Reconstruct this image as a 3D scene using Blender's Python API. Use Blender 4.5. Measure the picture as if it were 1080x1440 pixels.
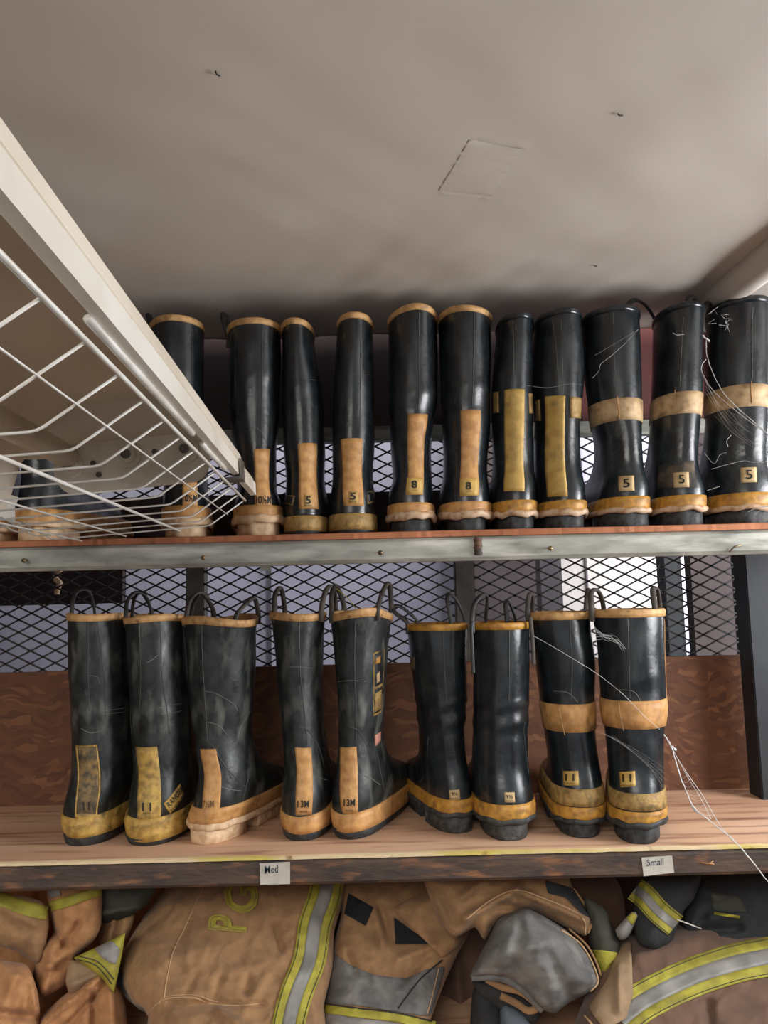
import bpy, bmesh, math, random
from mathutils import Vector, Matrix, noise
from mathutils.geometry import delaunay_2d_cdt
random.seed(7)
for o in list(bpy.data.objects): bpy.data.objects.remove(o)
scene = bpy.context.scene
COL = scene.collection
R = math.radians

# ------------------------------------------------------------------ camera
EYE = Vector((0, 0, 1.5)); FPX = 1082.0
ROT = Matrix.Rotation(R(90 + 6.3), 3, 'X') @ Matrix.Rotation(R(-1.38), 3, 'Z')
cam = bpy.data.cameras.new('camera'); camo = bpy.data.objects.new('camera', cam); COL.objects.link(camo)
cam.sensor_fit = 'VERTICAL'; cam.sensor_height = 34.6; cam.lens = 34.6 * FPX / 1440
cam.clip_start = 0.02
camo.matrix_world = Matrix.Translation(EYE) @ ROT.to_4x4()
scene.camera = camo
def P(px, py, Y):                       # the point at world depth Y behind a pixel of the 1080x1440 frame
    d = ROT @ Vector(((px - 540) / FPX, -(py - 720) / FPX, -1))
    return EYE + d * (Y / d.y)
RT = ROT.transposed()
def proj(p):
    q = RT @ (Vector(p) - EYE)
    return (540 + FPX * q.x / -q.z, 720 - FPX * q.y / -q.z)

# ------------------------------------------------------------------ world and light
w = bpy.data.worlds.new('world'); scene.world = w; w.use_nodes = True
w.node_tree.nodes['Background'].inputs[0].default_value = (0.95, 0.96, 1.0, 1)
w.node_tree.nodes['Background'].inputs[1].default_value = 0.50
def area(name, loc, target, sx, sy, power, col):
    l = bpy.data.lights.new(name, 'AREA'); l.shape = 'RECTANGLE'; l.size = sx; l.size_y = sy
    l.energy = power; l.color = col
    o = bpy.data.objects.new(name, l); COL.objects.link(o); o.location = loc
    o.rotation_euler = (Vector(target) - Vector(loc)).to_track_quat('-Z', 'Y').to_euler()
    return o
area('daylight_side_window', (1.7, 0.75, 1.60), (0.2, 1.25, 1.62), 0.8, 1.1, 56, (0.97, 0.98, 1.0))
area('daylight_high_doorway', (-0.85, -1.5, 2.75), (-0.1, 1.3, 1.1), 2.0, 1.4, 82, (1.0, 0.95, 0.88))
area('daylight_rear_window', (1.55, 2.35, 1.75), (-0.3, 2.75, 1.4), 0.6, 0.9, 26, (0.95, 0.96, 1.0))
scene.view_settings.view_transform = 'Standard'; scene.view_settings.look = 'None'
scene.view_settings.exposure = 0.0; scene.view_settings.gamma = 1.0
scene.view_settings.use_curve_mapping = False

# ------------------------------------------------------------------ materials
def lin(c):
    return tuple(((v / 255) / 12.92 if v / 255 <= 0.04045 else ((v / 255 + 0.055) / 1.055) ** 2.4) for v in c) + (1,)
MATS = {}
def mat(name, c1, c2=None, scale=8, rough=0.6, bump=0.0, bscale=None, stretch=(1, 1, 1), metal=0.0, lo=0.35, hi=0.65,
        c3=None, s3=2.5, lo3=0.52, hi3=0.7, stretch3=(1, 1, 1), detail=6, spec=0.5, sheen=0.0, rvar=0.0, rs=12):
    if name in MATS: return MATS[name]
    m = bpy.data.materials.new(name); m.use_nodes = True; nt = m.node_tree; N = nt.nodes; L = nt.links
    b = N['Principled BSDF']; b.inputs['Roughness'].default_value = rough; b.inputs['Metallic'].default_value = metal
    b.inputs['Specular IOR Level'].default_value = spec
    if sheen: b.inputs['Sheen Weight'].default_value = sheen
    tc = N.new('ShaderNodeTexCoord')
    def nz(sc, st, det=detail):
        mp = N.new('ShaderNodeMapping'); mp.inputs['Scale'].default_value = st; L.new(tc.outputs['Object'], mp.inputs[0])
        t = N.new('ShaderNodeTexNoise'); t.inputs['Scale'].default_value = sc; t.inputs['Detail'].default_value = det
        L.new(mp.outputs[0], t.inputs[0]); return t.outputs[0]
    def ramp(src, a, b_):
        r = N.new('ShaderNodeMapRange'); r.inputs[1].default_value = a; r.inputs[2].default_value = b_; L.new(src, r.inputs[0]); return r.outputs[0]
    def mix(f, x, y):
        k = N.new('ShaderNodeMix'); k.data_type = 'RGBA'; L.new(f, k.inputs[0])
        for i, v in ((6, x), (7, y)):
            if isinstance(v, tuple): k.inputs[i].default_value = v
            else: L.new(v, k.inputs[i])
        return k.outputs[2]
    col = lin(c1)
    if c2: col = mix(ramp(nz(scale, stretch), lo, hi), lin(c1), lin(c2))
    if c3: col = mix(ramp(nz(s3, stretch3), lo3, hi3), col, lin(c3))
    if isinstance(col, tuple): b.inputs['Base Color'].default_value = col
    else: L.new(col, b.inputs['Base Color'])
    if rvar:
        rr = N.new('ShaderNodeMapRange'); rr.inputs[1].default_value = .3; rr.inputs[2].default_value = .7
        rr.inputs[3].default_value = rough - rvar; rr.inputs[4].default_value = rough + rvar; L.new(nz(rs, (1, 1, .5)), rr.inputs[0]); L.new(rr.outputs[0], b.inputs['Roughness'])
    if bump:
        bp = N.new('ShaderNodeBump'); bp.inputs['Strength'].default_value = bump; bp.inputs['Distance'].default_value = 0.004
        L.new(nz(bscale or scale * 2, stretch), bp.inputs['Height']); L.new(bp.outputs[0], b.inputs['Normal'])
    MATS[name] = m; return m

M_new = mat('rubber_glossy_black', (16, 20, 24), (34, 41, 45), 34, 0.30, 0.10, 110, c3=(74, 78, 78), s3=16, lo3=0.52, hi3=0.86, stretch3=(2.6, 2.6, .5), rvar=.12, rs=24, spec=.7, detail=8)
M_old = mat('rubber_dusty_black', (22, 26, 27), (46, 50, 48), 46, 0.44, 0.13, 110, c3=(126, 126, 118), s3=22, lo3=0.50, hi3=0.86, stretch3=(1.6, 1.6, .7), detail=12, rvar=.16, rs=40)
M_rim = mat('rubber_rim_tan', (216, 172, 114), (188, 142, 90), 70, 0.55, 0.15, 150, c3=(120, 86, 54), s3=90, lo3=.56, hi3=.76)
M_sole = mat('rubber_sole_black', (30, 32, 33), (62, 64, 64), 90, 0.6, 0.3, 160)
M_solegrey = mat('rubber_sole_grey', (74, 74, 72), (38, 39, 40), 80, 0.65, 0.4, 150)
M_cream = mat('rubber_cream', (224, 196, 160), (190, 152, 112), 70, 0.6, 0.2, 120, c3=(140, 104, 72), s3=60, lo3=.56, hi3=.76)
M_lip = mat('rubber_pale_lip', (210, 186, 158), (170, 132, 94), 70, 0.55, 0.15, 120, c3=(100, 78, 58), s3=70, lo3=.58, hi3=.76)
M_yel = mat('rubber_yellow', (202, 150, 62), (164, 114, 46), 80, 0.5, 0.2, 200, c3=(92, 70, 40), s3=55, lo3=.52, hi3=.78)
M_yelold = mat('rubber_yellow_worn', (206, 168, 88), (158, 122, 58), 70, 0.6, 0.35, 160, c3=(80, 70, 46), s3=42, lo3=.50, hi3=.74, stretch3=(.7, 1, 1.6))
M_tan = mat('rubber_tan', (208, 158, 98), (174, 124, 70), 60, 0.55, 0.2, 140, c3=(112, 78, 46), s3=38, lo3=.50, hi3=.78, stretch3=(1, 1, .5), detail=9)
M_tanpale = mat('rubber_tan_pale', (206, 176, 134), (172, 140, 100), 60, 0.6, 0.15, 120, c3=(116, 94, 68), s3=60, lo3=.56, hi3=.8)
M_olive = mat('rubber_olive_gold', (178, 144, 84), (140, 112, 64), 90, 0.6, 0.3, 260, c3=(92, 76, 50), s3=44, lo3=.52, hi3=.76)
M_gold = mat('reflective_gold_strip', (208, 172, 96), (180, 144, 74), 55, 0.5, 0.2, 260, c3=(124, 104, 64), s3=26, lo3=.54, hi3=.74)
M_worn = mat('strip_worn_dark', (150, 118, 66), (70, 62, 46), 80, 0.6, 0.2, 140, lo=.3, hi=.62, c3=(40, 38, 35), s3=30, lo3=.46, hi3=.62, stretch3=(1, 1, .5))
M_wornyel = mat('strip_worn_yellow', (202, 164, 84), (118, 94, 54), 70, 0.6, 0.25, 140, lo=.38, hi=.68, c3=(70, 62, 46), s3=34, lo3=.56, hi3=.72, stretch3=(1, 1, .6))
M_lbl = mat('label_gold', (200, 166, 98), (176, 140, 78), 40, 0.55)
M_lblpale = mat('label_pale_tan', (204, 178, 132), (178, 148, 104), 40, 0.6)
M_ink = mat('black_ink', (26, 24, 20), rough=0.6)
M_inkfade = mat('faded_ink', (110, 78, 42), rough=0.6)
M_lin = mat('boot_lining_tan', (120, 104, 84), (92, 80, 66), 40, 0.9, 0.3, 90)
M_lindk = mat('boot_lining_dark', (40, 38, 36), (56, 52, 48), 40, 0.9, 0.3, 90)
M_loop = mat('pull_loop_black', (34, 35, 36), (60, 58, 54), 30, 0.5, 0.1)
M_loopgrey = mat('pull_loop_grey', (92, 84, 76), (62, 58, 54), 40, 0.75, 0.3, 60)
M_seam = mat('rubber_seam', (56, 60, 60), (84, 86, 82), 30, 0.5)
M_scuff = mat('chalky_scuff', (126, 126, 120), (96, 96, 90), 60, 0.8)
M_ceil = mat('ceiling_off_white', (216, 208, 198), (206, 196, 186), 2.2, 0.5, 0.10, 9, c3=(196, 184, 172), s3=1.3, lo3=.45, hi3=.75)
M_galv = mat('galvanised_steel', (172, 172, 163), (128, 129, 120), 34, 0.55, 0.25, 120, stretch=(.35, 1, 1), metal=0.15, c3=(212, 210, 200), s3=26, lo3=.48, hi3=.7, stretch3=(.25, 1, 1.4), detail=10)
M_rust = mat('rusty_brown_steel', (86, 68, 57), (58, 48, 44), 40, 0.7, 0.5, 160, stretch=(.3, 1, 1), c3=(136, 92, 60), s3=70, lo3=.55, hi3=.72, stretch3=(.25, 1, 1))
M_postrust = mat('grey_brown_steel', (92, 88, 80), (66, 62, 58), 20, 0.7, 0.2, 60, c3=(120, 100, 78), s3=18, lo3=.6, hi3=.8)
M_dksteel = mat('dark_steel', (38, 43, 48), (28, 32, 36), 12, 0.6, 0.1)
M_ply = mat('plywood_pinkish', (222, 182, 150), (196, 152, 122), 9, 0.7, 0.25, 30, stretch=(.12, 1, 1), c3=(146, 102, 76), s3=50, lo3=.52, hi3=.72, stretch3=(.1, 1, 1), detail=10)
M_plyedge = mat('plywood_edge_pale', (222, 200, 160), (204, 186, 92), 10, 0.7, 0.3, 60, stretch=(.4, 1, 1), lo=.5, hi=.62, c3=(150, 112, 74), s3=40, lo3=.62, hi3=.75)
M_hard = mat('hardboard_orange', (184, 118, 80), (156, 94, 62), 16, 0.75, 0.3, 60, stretch=(.3, 1, 1), c3=(110, 66, 46), s3=30, lo3=.6, hi3=.75)
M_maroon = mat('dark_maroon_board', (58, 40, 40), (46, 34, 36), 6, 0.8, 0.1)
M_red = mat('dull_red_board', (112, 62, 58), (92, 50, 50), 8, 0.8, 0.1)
M_wire = mat('black_expanded_metal', (34, 32, 32), (52, 46, 42), 30, 0.6)
M_white = mat('white_enamel', (236, 232, 222), (222, 214, 200), 6, 0.35, 0.03, c3=(198, 184, 164), s3=7, lo3=.58, hi3=.8)
M_enin = mat('beige_enamel_inside', (234, 224, 208), (218, 206, 188), 5, 0.45, 0.03)
M_guard = mat('white_coated_wire', (232, 230, 224), (206, 200, 190), 30, 0.4)
M_clip = mat('steel_clip', (120, 116, 110), (84, 80, 76), 30, 0.4, 0.1, metal=0.6)
M_porc = mat('porcelain_socket', (226, 218, 204), (204, 194, 178), 20, 0.3)
M_brass = mat('brass_screw', (150, 128, 92), (96, 84, 66), 60, 0.4, metal=0.7)
M_lav = mat('pale_lavender_wall', (206, 204, 222), (190, 188, 208), 3, 0.8, 0.05)
M_bwhite = mat('white_painted_wall', (232, 226, 220), (216, 208, 202), 3, 0.8, 0.05)
M_greyp = mat('grey_column', (112, 108, 112), (96, 92, 96), 5, 0.8)
M_brownp = mat('grey_brown_panel', (108, 96, 96), (84, 74, 74), 3, 0.8)
M_floor = mat('concrete', (110, 104, 98), (90, 86, 82), 5, 0.85, 0.1)
M_tape = mat('masking_label', (200, 196, 184), (182, 178, 166), 30, 0.8, 0.2, 60)
M_bluink = mat('blue_black_ink', (24, 40, 62), rough=0.6)
M_lime0 = mat('yellow_string', (196, 184, 60), rough=.8)
M_web = mat('cobweb_silk', (214, 214, 212), rough=0.9)
def osb_mat():
    m = bpy.data.materials.new('strand_board'); m.use_nodes = True; nt = m.node_tree; N = nt.nodes; L = nt.links
    b = N['Principled BSDF']; b.inputs['Roughness'].default_value = .75
    tc = N.new('ShaderNodeTexCoord'); ns = N.new('ShaderNodeTexNoise'); ns.inputs['Scale'].default_value = 7
    L.new(tc.outputs['Object'], ns.inputs[0])
    ad = N.new('ShaderNodeMix'); ad.data_type = 'RGBA'; ad.inputs[0].default_value = .12
    L.new(tc.outputs['Object'], ad.inputs[6]); L.new(ns.outputs[1], ad.inputs[7])
    mp = N.new('ShaderNodeMapping'); mp.inputs['Scale'].default_value = (48, 1, 130); mp.inputs['Rotation'].default_value = (0, .5, 0); L.new(ad.outputs[2], mp.inputs[0])
    v = N.new('ShaderNodeTexVoronoi'); v.inputs['Scale'].default_value = 1.0; L.new(mp.outputs[0], v.inputs[0])
    sp = N.new('ShaderNodeSeparateColor'); L.new(v.outputs['Color'], sp.inputs[0])
    cr = N.new('ShaderNodeValToRGB'); L.new(sp.outputs[0], cr.inputs[0])
    cr.color_ramp.elements[0].color = lin((92, 57, 39)); cr.color_ramp.elements[1].color = lin((132, 88, 58))
    e = cr.color_ramp.elements.new(.3); e.color = lin((102, 64, 43)); e = cr.color_ramp.elements.new(.7); e.color = lin((110, 70, 46))
    L.new(cr.outputs[0], b.inputs['Base Color'])
    bp = N.new('ShaderNodeBump'); bp.inputs['Strength'].default_value = .3; bp.inputs['Distance'].default_value = .003
    L.new(sp.outputs[1], bp.inputs['Height']); L.new(bp.outputs[0], b.inputs['Normal'])
    return m
M_osb = osb_mat()

# ------------------------------------------------------------------ object helpers
def mk(name, verts, faces, m, parent=None, smooth=True, kind=None):
    me = bpy.data.meshes.new(name); me.from_pydata([tuple(v) for v in verts], [], faces); me.update()
    if smooth: me.polygons.foreach_set('use_smooth', [True] * len(me.polygons))
    o = bpy.data.objects.new(name, me); COL.objects.link(o); me.materials.append(m)
    if parent: o.parent = parent
    if kind: o['kind'] = kind
    return o
def bm_obj(name, bm, m, parent=None, smooth=False):
    me = bpy.data.meshes.new(name); bmesh.ops.recalc_face_normals(bm, faces=bm.faces); bm.to_mesh(me); bm.free()
    if smooth: me.polygons.foreach_set('use_smooth', [True] * len(me.polygons))
    o = bpy.data.objects.new(name, me); COL.objects.link(o); me.materials.append(m)
    if parent: o.parent = parent
    return o
def thing(name, loc, label, cat, group=None, rz=0):
    o = bpy.data.objects.new(name, None); COL.objects.link(o); o.location = loc; o.rotation_euler.z = rz; o.empty_display_size = .05
    o['label'] = label; o['category'] = cat
    if group: o['group'] = group
    return o
def tag(o, label, cat, group=None):
    o['label'] = label; o['category'] = cat
    if group: o['group'] = group
    return o
def struct(o): o['kind'] = 'structure'; return o
def box(name, lo, hi, m, parent=None, bevel=0.0, seg=2):
    bm = bmesh.new(); lo = Vector(lo); hi = Vector(hi)
    bmesh.ops.create_cube(bm, size=1)
    for v in bm.verts: v.co = Vector(((lo[i] + hi[i]) / 2 + v.co[i] * (hi[i] - lo[i])) for i in range(3))
    if bevel: bmesh.ops.bevel(bm, geom=list(bm.edges), offset=bevel, segments=seg, affect='EDGES')
    return bm_obj(name, bm, m, parent, False)
def catmull(pts, n=6):
    out = []; pts = [Vector(p) for p in pts]
    for i in range(len(pts) - 1):
        a = pts[max(i - 1, 0)]; b = pts[i]; c = pts[i + 1]; d = pts[min(i + 2, len(pts) - 1)]
        for k in range(n):
            t = k / n
            out.append(.5 * ((2 * b) + (c - a) * t + (2 * a - 5 * b + 4 * c - d) * t * t + (3 * b - a - 3 * c + d) * t ** 3))
    out.append(pts[-1]); return out
def tube_geo(pts, r, n=8, flat=1.0, ups=None):
    vs, fs = [], []; pts = [Vector(p) for p in pts]; up = None
    for i, p in enumerate(pts):
        t = (pts[min(i + 1, len(pts) - 1)] - pts[max(i - 1, 0)]).normalized()
        if up is None:
            up = Vector((0, 0, 1)) if abs(t.z) < .9 else Vector((0, 1, 0))
            if ups is not None: up = Vector(ups)
        a = t.cross(up).normalized(); up = a.cross(t).normalized()
        rr = r[i] if isinstance(r, (list, tuple)) else r
        for k in range(n):
            an = 2 * math.pi * k / n
            vs.append(p + a * (math.cos(an) * rr) + up * (math.sin(an) * rr * flat))
    for i in range(len(pts) - 1):
        for k in range(n):
            fs.append((i * n + k, i * n + (k + 1) % n, (i + 1) * n + (k + 1) % n, (i + 1) * n + k))
    fs.append(tuple(reversed(range(n)))); fs.append(tuple((len(pts) - 1) * n + k for k in range(n)))
    return vs, fs
def tube(name, pts, r, m, parent=None, n=8, flat=1.0, ups=None):
    v, f = tube_geo(pts, r, n, flat, ups); return mk(name, v, f, m, parent)
_tc = {}
def text2d(s, offset=0.0):
    key = (s, offset)
    if key in _tc: return _tc[key]
    c = bpy.data.curves.new('t', 'FONT'); c.body = s; c.offset = offset; c.resolution_u = 3
    o = bpy.data.objects.new('t', c); COL.objects.link(o); bpy.context.view_layer.update()
    me = bpy.data.meshes.new_from_object(o.evaluated_get(bpy.context.evaluated_depsgraph_get()))
    bm = bmesh.new(); bm.from_mesh(me); bmesh.ops.triangulate(bm, faces=bm.faces)
    bmesh.ops.remove_doubles(bm, verts=bm.verts, dist=1e-4)
    vs = [(v.co.x, v.co.y) for v in bm.verts]; fs = [tuple(v.index for v in f.verts) for f in bm.faces]; bm.free()
    bpy.data.objects.remove(o); bpy.data.curves.remove(c); bpy.data.meshes.remove(me)
    x0 = min(v[0] for v in vs); x1 = max(v[0] for v in vs); y0 = min(v[1] for v in vs); y1 = max(v[1] for v in vs)
    vs = [((x - x0) / (x1 - x0), (y - y0) / (y1 - y0)) for x, y in vs]
    _tc[key] = (vs, fs, (x1 - x0) / (y1 - y0)); return _tc[key]

# ------------------------------------------------------------------ key heights (from the photograph's scale)
YF = 1.27                                   # front of the rack
Z_UP = P(540, 748, YF).z                    # top of upper shelf
Z_LO = P(540, 1201, YF).z                   # top of lower shelf
YB = 1.645                                  # back plane of the rack
XL, XR = -1.05, 0.66

# ------------------------------------------------------------------ setting
def ceil_z(x, y):
    z = P(540, 476, 1.55).z + 0.012
    z += 0.014 * noise.noise((x * 1.7, y * 1.7, 0.3)) + 0.007 * noise.noise((x * 4 + y * 2, y * 3, 1.3)) + 0.0022 * noise.noise((x * 9 - y * 8, y * 5 + x * 3, 6.3))
    f = max(0, (y - 1.0) / .6); z += 0.006 * f * noise.noise((x * 16 + y * 9, y * 5, 4)) 
    z += 0.05 * max(0, (x - .62) / .3) ** 2 * -1 if x > .62 else 0
    # puckers beside the sewn patch
    for (ax, ay, bx, by) in PUCK:
        d = Vector((bx - ax, by - ay)); L = d.length; d /= L
        q = Vector((x - ax, y - ay)); t = q.dot(d) / L; s = q.x * -d.y + q.y * d.x
        if -.05 < t < 1.05 and 0 < s < .05: z += 0.0028 * math.sin(t * 40) * math.exp(-(s / .018)) * min(1, s / .004)
    return z
PUCK = []
def ceil_at(px, py):
    Y = .9
    for _ in range(30):
        p = P(px, py, Y); zc = ceil_z(p.x, p.y); Y *= (zc - EYE.z) / (p.z - EYE.z)
    return P(px, py, Y)
pa, pb, pc, pd = ceil_at(617, 268), ceil_at(660, 197), ceil_at(736, 209), ceil_at(690, 276)
PUCK += [(pa.x, pa.y, pb.x, pb.y), (pc.x, pc.y, pd.x, pd.y)]
PUCK = [((a, b, c, d) if True else None) for a, b, c, d in PUCK]
def grid_obj(name, xs, ys, fz, m, parent=None, th=0.0):
    vs = [(x, y, fz(x, y)) for y in ys for x in xs]; nx = len(xs); ny = len(ys)
    fs = [(j * nx + i, (j + 1) * nx + i, (j + 1) * nx + i + 1, j * nx + i + 1) for j in range(ny - 1) for i in range(nx - 1)]
    if th:
        n = len(vs); vs += [(x, y, z + th) for x, y, z in vs]
        fs += [tuple(reversed([k + n for k in f])) for f in fs[:]]
        b = list(range(nx)) + [j * nx + nx - 1 for j in range(1, ny)] + [(ny - 1) * nx + i for i in range(nx - 2, -1, -1)] + [j * nx for j in range(ny - 2, 0, -1)]
        for k in range(len(b)): a, c = b[k], b[(k + 1) % len(b)]; fs.append((a, c, c + n, a + n))
    return mk(name, vs, fs, m, parent)
def frange(a, b, s):
    n = max(1, round((b - a) / s)); return [a + (b - a) * i / n for i in range(n + 1)]
xs = frange(-1.7, -.2, .05) + frange(-.19, .4, .006) + frange(.42, 1.2, .025)
ys = frange(-.1, .3, .04) + frange(.34, .7, .03) + frange(.71, 1.1, .006) + frange(1.12, 1.57, .015)
ceiling = struct(grid_obj('ceiling', xs, ys, ceil_z, M_ceil, None, .03))
ceiling['label'] = 'sagging off-white padded ceiling with soft wrinkles'
def lerp2(u, v): return pa.lerp(pd, u).lerp(pb.lerp(pc, u), v)
vs, fs = [], []
for j in range(13):
    for i in range(13):
        q = lerp2(i / 12, j / 12); e = 0.0 if (i in (0, 12) or j in (0, 12)) else .0004
        vs.append((q.x, q.y, ceil_z(q.x, q.y) - .0006 - e))
for j in range(12):
    for i in range(12): fs.append((j * 13 + i, j * 13 + i + 1, (j + 1) * 13 + i + 1, (j + 1) * 13 + i))
mk('sewn_patch', vs, fs, M_ceil, ceiling)
# rolled hem of the ceiling along the right-hand side
q1 = P(1042, 393, 1.3)
hem = [Vector((q1.x + .006 * math.sin(y * 7), y, q1.z + .004 * math.sin(y * 5))) for y in frange(-.1, 1.55, .11)]
tube('rolled_hem', hem, .031, M_ceil, ceiling, 20)
for (px, py, a, L) in ((872, 159, .5, .008), (306, 101, 1.2, .008), (838, 372, .2, .005)):
    c0 = ceil_at(px, py); d = Vector((math.cos(a), math.sin(a), 0)) * L / 2
    tube('dirt_speck', [c0 - d - Vector((0, 0, .002)), c0 - Vector((.001, 0, .003)), c0 + d - Vector((0, 0, .002))], .0009, M_ink, ceiling, 6)
struct(box('floor', (-2.2, -3.2, -.05), (2.4, 3.0, 0), M_floor))
# the room seen through the mesh, after two unseen side walls
struct(box('shade_wall_right', (1.42, -.6, 0), (1.48, 2.9, 1.32), M_brownp))  # unseen low wall, added to block light from the right onto the coats
struct(box('shade_wall_left', (-1.82, -.6, 0), (-1.76, 2.9, 2.5), M_brownp))  # unseen dark wall, added to darken the left of the ceiling
wb = struct(box('wall_back', (-2.2, 2.9, 0), (2.4, 2.96, 2.5), M_lav))
struct(box('trim_1', (P(788, 850, 2.86).x, 2.86, 0), (P(938, 850, 2.86).x, 2.895, 1.72), M_bwhite))['label'] = 'bright white wall panel behind the mesh'
struct(box('trim_2', (P(762, 850, 2.6).x, 2.6, 0), (P(792, 850, 2.6).x, 2.68, 2.2), M_greyp))['label'] = 'grey upright behind the mesh'
struct(box('trim_3', (P(664, 850, 2.84).x, 2.84, 0), (P(764, 850, 2.84).x, 2.89, 2.2), M_brownp))['label'] = 'grey-brown panel behind the mesh'
struct(box('trim_4', (P(934, 850, 2.0).x, 1.98, 0), (P(957, 850, 2.0).x, 2.04, 2.0), M_dksteel))
struct(box('trim_5', (P(966, 850, 2.0).x, 1.96, 0), (P(1022, 850, 2.0).x, 2.0, 2.0), M_brownp))
struct(box('trim_6', (P(1034, 850, 2.0).x, 1.96, 0), (1.25, 2.0, 2.0), M_dksteel))
struct(box('trim_7', (P(1018, 850, 2.02).x, 2.01, 0), (P(1038, 850, 2.02).x, 2.03, 2.0), M_greyp))
sag = tag(box('leaning_board', (-1.6, 1.86, P(90, 850, 1.88).z), (P(176, 830, 1.88).x, 1.885, P(90, 770, 1.88).z + .06), M_maroon), 'dark maroon board leaning behind the mesh at far left', 'board')
for i, px in enumerate((378, 828)):
    box('wall_joint', (P(px, 850, 2.85).x - .003, 2.884 - (.03 if px > 500 else 0), 0.2), (P(px, 850, 2.85).x + .003, 2.9, 2.0), M_greyp, wb)

# ------------------------------------------------------------------ the rack
rack = thing('shelf_rack', (0, YB, 0), 'steel and wood shelf rack with two rows of boots and expanded-metal back', 'shelf')
def rp(o):
    o.parent = rack; o.matrix_parent_inverse = Matrix.Translation((0, -YB, 0)); return o
zt = P(540, 757, YF).z; zb = P(540, 791, YF).z
def channel(name, z0, z1, m, lip=.03):
    bm = bmesh.new()
    prof = [(YF + lip, z1), (YF + .006, z1), (YF, z1 - .006), (YF, z0 + .006), (YF + .006, z0), (YF + lip, z0), (YF + lip, z0 + .003), (YF + .008, z0 + .003), (YF + .003, z0 + .008), (YF + .003, z1 - .008), (YF + .008, z1 - .003), (YF + lip, z1 - .003)]
    xsn = frange(XL - .3, XR + .3, .06); rows = []
    for x in xsn:
        rows.append([bm.verts.new((x, y - 0.0, z + .0006 * noise.noise((x * 4, z * 9, 0)))) for y, z in prof])
    n = len(prof)
    for a, b in zip(rows, rows[1:]):
        for k in range(n): bm.faces.new((a[k], a[(k + 1) % n], b[(k + 1) % n], b[k]))
    bm.faces.new(rows[0]); bm.faces.new(rows[-1])
    return rp(bm_obj(name, bm, m, None, False))
ru = channel('front_rail', zb, zt, M_galv)
zl1 = P(540, 1206, YF).z; zl0 = P(540, 1243, YF).z
rl = channel('front_rail', zl0, zl1, M_rust); rl['label'] = 'rusty brown front rail of the lower shelf'
def board(name, z0, z1, y0, m, em, seed):
    ob = rp(box(name, (XL - .25, y0 + .004, z0), (XR + .25, YB - .01, z1), m))
    vs, fs = [], []
    xsn = frange(XL - .25, XR + .25, .008)
    for x in xsn:
        d = .0015 * noise.noise((x * 30, seed, 0)) + (.001 * noise.noise((x * 110, seed, 2)))
        t = .0012 * noise.noise((x * 24, seed, 5))
        vs += [(x, y0 + d, z0 + .0004), (x, y0 + d, z1 - .001 + t), (x, y0 + .006, z1 + .0004 + t * .5), (x, y0 + .006, z0 + .0004)]
    for i in range(len(xsn) - 1):
        for k in range(4): fs.append((i * 4 + k, i * 4 + (k + 1) % 4, i * 4 + 4 + (k + 1) % 4, i * 4 + 4 + k))
    rp(mk('board_edge', vs, fs, em, None, False)).parent = ob
    bpy.data.objects[ob.name].children[0].matrix_parent_inverse = Matrix.Identity(4)
    ob.children[0].matrix_parent_inverse = Matrix.Identity(4)
    return ob
bu = board('shelf_board', zt, Z_UP, YF, M_hard, M_hard, 1)
bl = board('shelf_board', zl1, Z_LO, YF, M_ply, M_plyedge, 9)
# third board below, carrying the coats
Z_CO = P(540, 1480, 1.35).z
rp(box('shelf_board', (XL - .25, 1.05, Z_CO - .03), (XR + .25, YB, Z_CO), M_ply))
# posts at the back
zo1 = P(540, 933, YB - .02).z; zo0 = Z_LO
zr1 = P(540, 603, YB).z; zr0 = P(540, 623, YB).z
def post(x0, x1, m, z0, z1, y0=YB - .012, y1=YB + .03): return rp(box('post', (x0, y0, z0), (x1, y1, z1), m, None, .002))
for a, b in ((262, 288), (640, 668)):
    post(P(a, 830, YB).x, P(b, 830, YB).x, M_postrust, 0, zr1 + .02, YB - .006)
zpost = P(1062, 940, 1.56)
post(P(1049, 940, 1.56).x, P(1049, 940, 1.56).x + .055, M_dksteel, 0, zb + .02, 1.53, 1.585)
post(XL - .28, XL - .23, M_dksteel, 0, zb + .02, 1.53, 1.585)
rp(box('back_rail', (XL - .2, YB - .03, zr0), (XR + .2, YB - .002, zr1), M_galv, None, .002))
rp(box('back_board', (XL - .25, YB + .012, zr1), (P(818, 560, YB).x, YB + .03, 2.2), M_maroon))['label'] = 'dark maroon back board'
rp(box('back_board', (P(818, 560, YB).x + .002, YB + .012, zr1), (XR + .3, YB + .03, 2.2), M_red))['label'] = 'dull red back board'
rp(box('strand_board_panel', (XL - .25, YB - .028, zo0), (P(1050, 1000, YB).x, YB - .014, zo1), M_osb))
rp(box('back_board', (XL - .25, YB + .0, zo0 - .9), (XR + .3, YB + .02, zo0 - .02), M_maroon))
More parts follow.
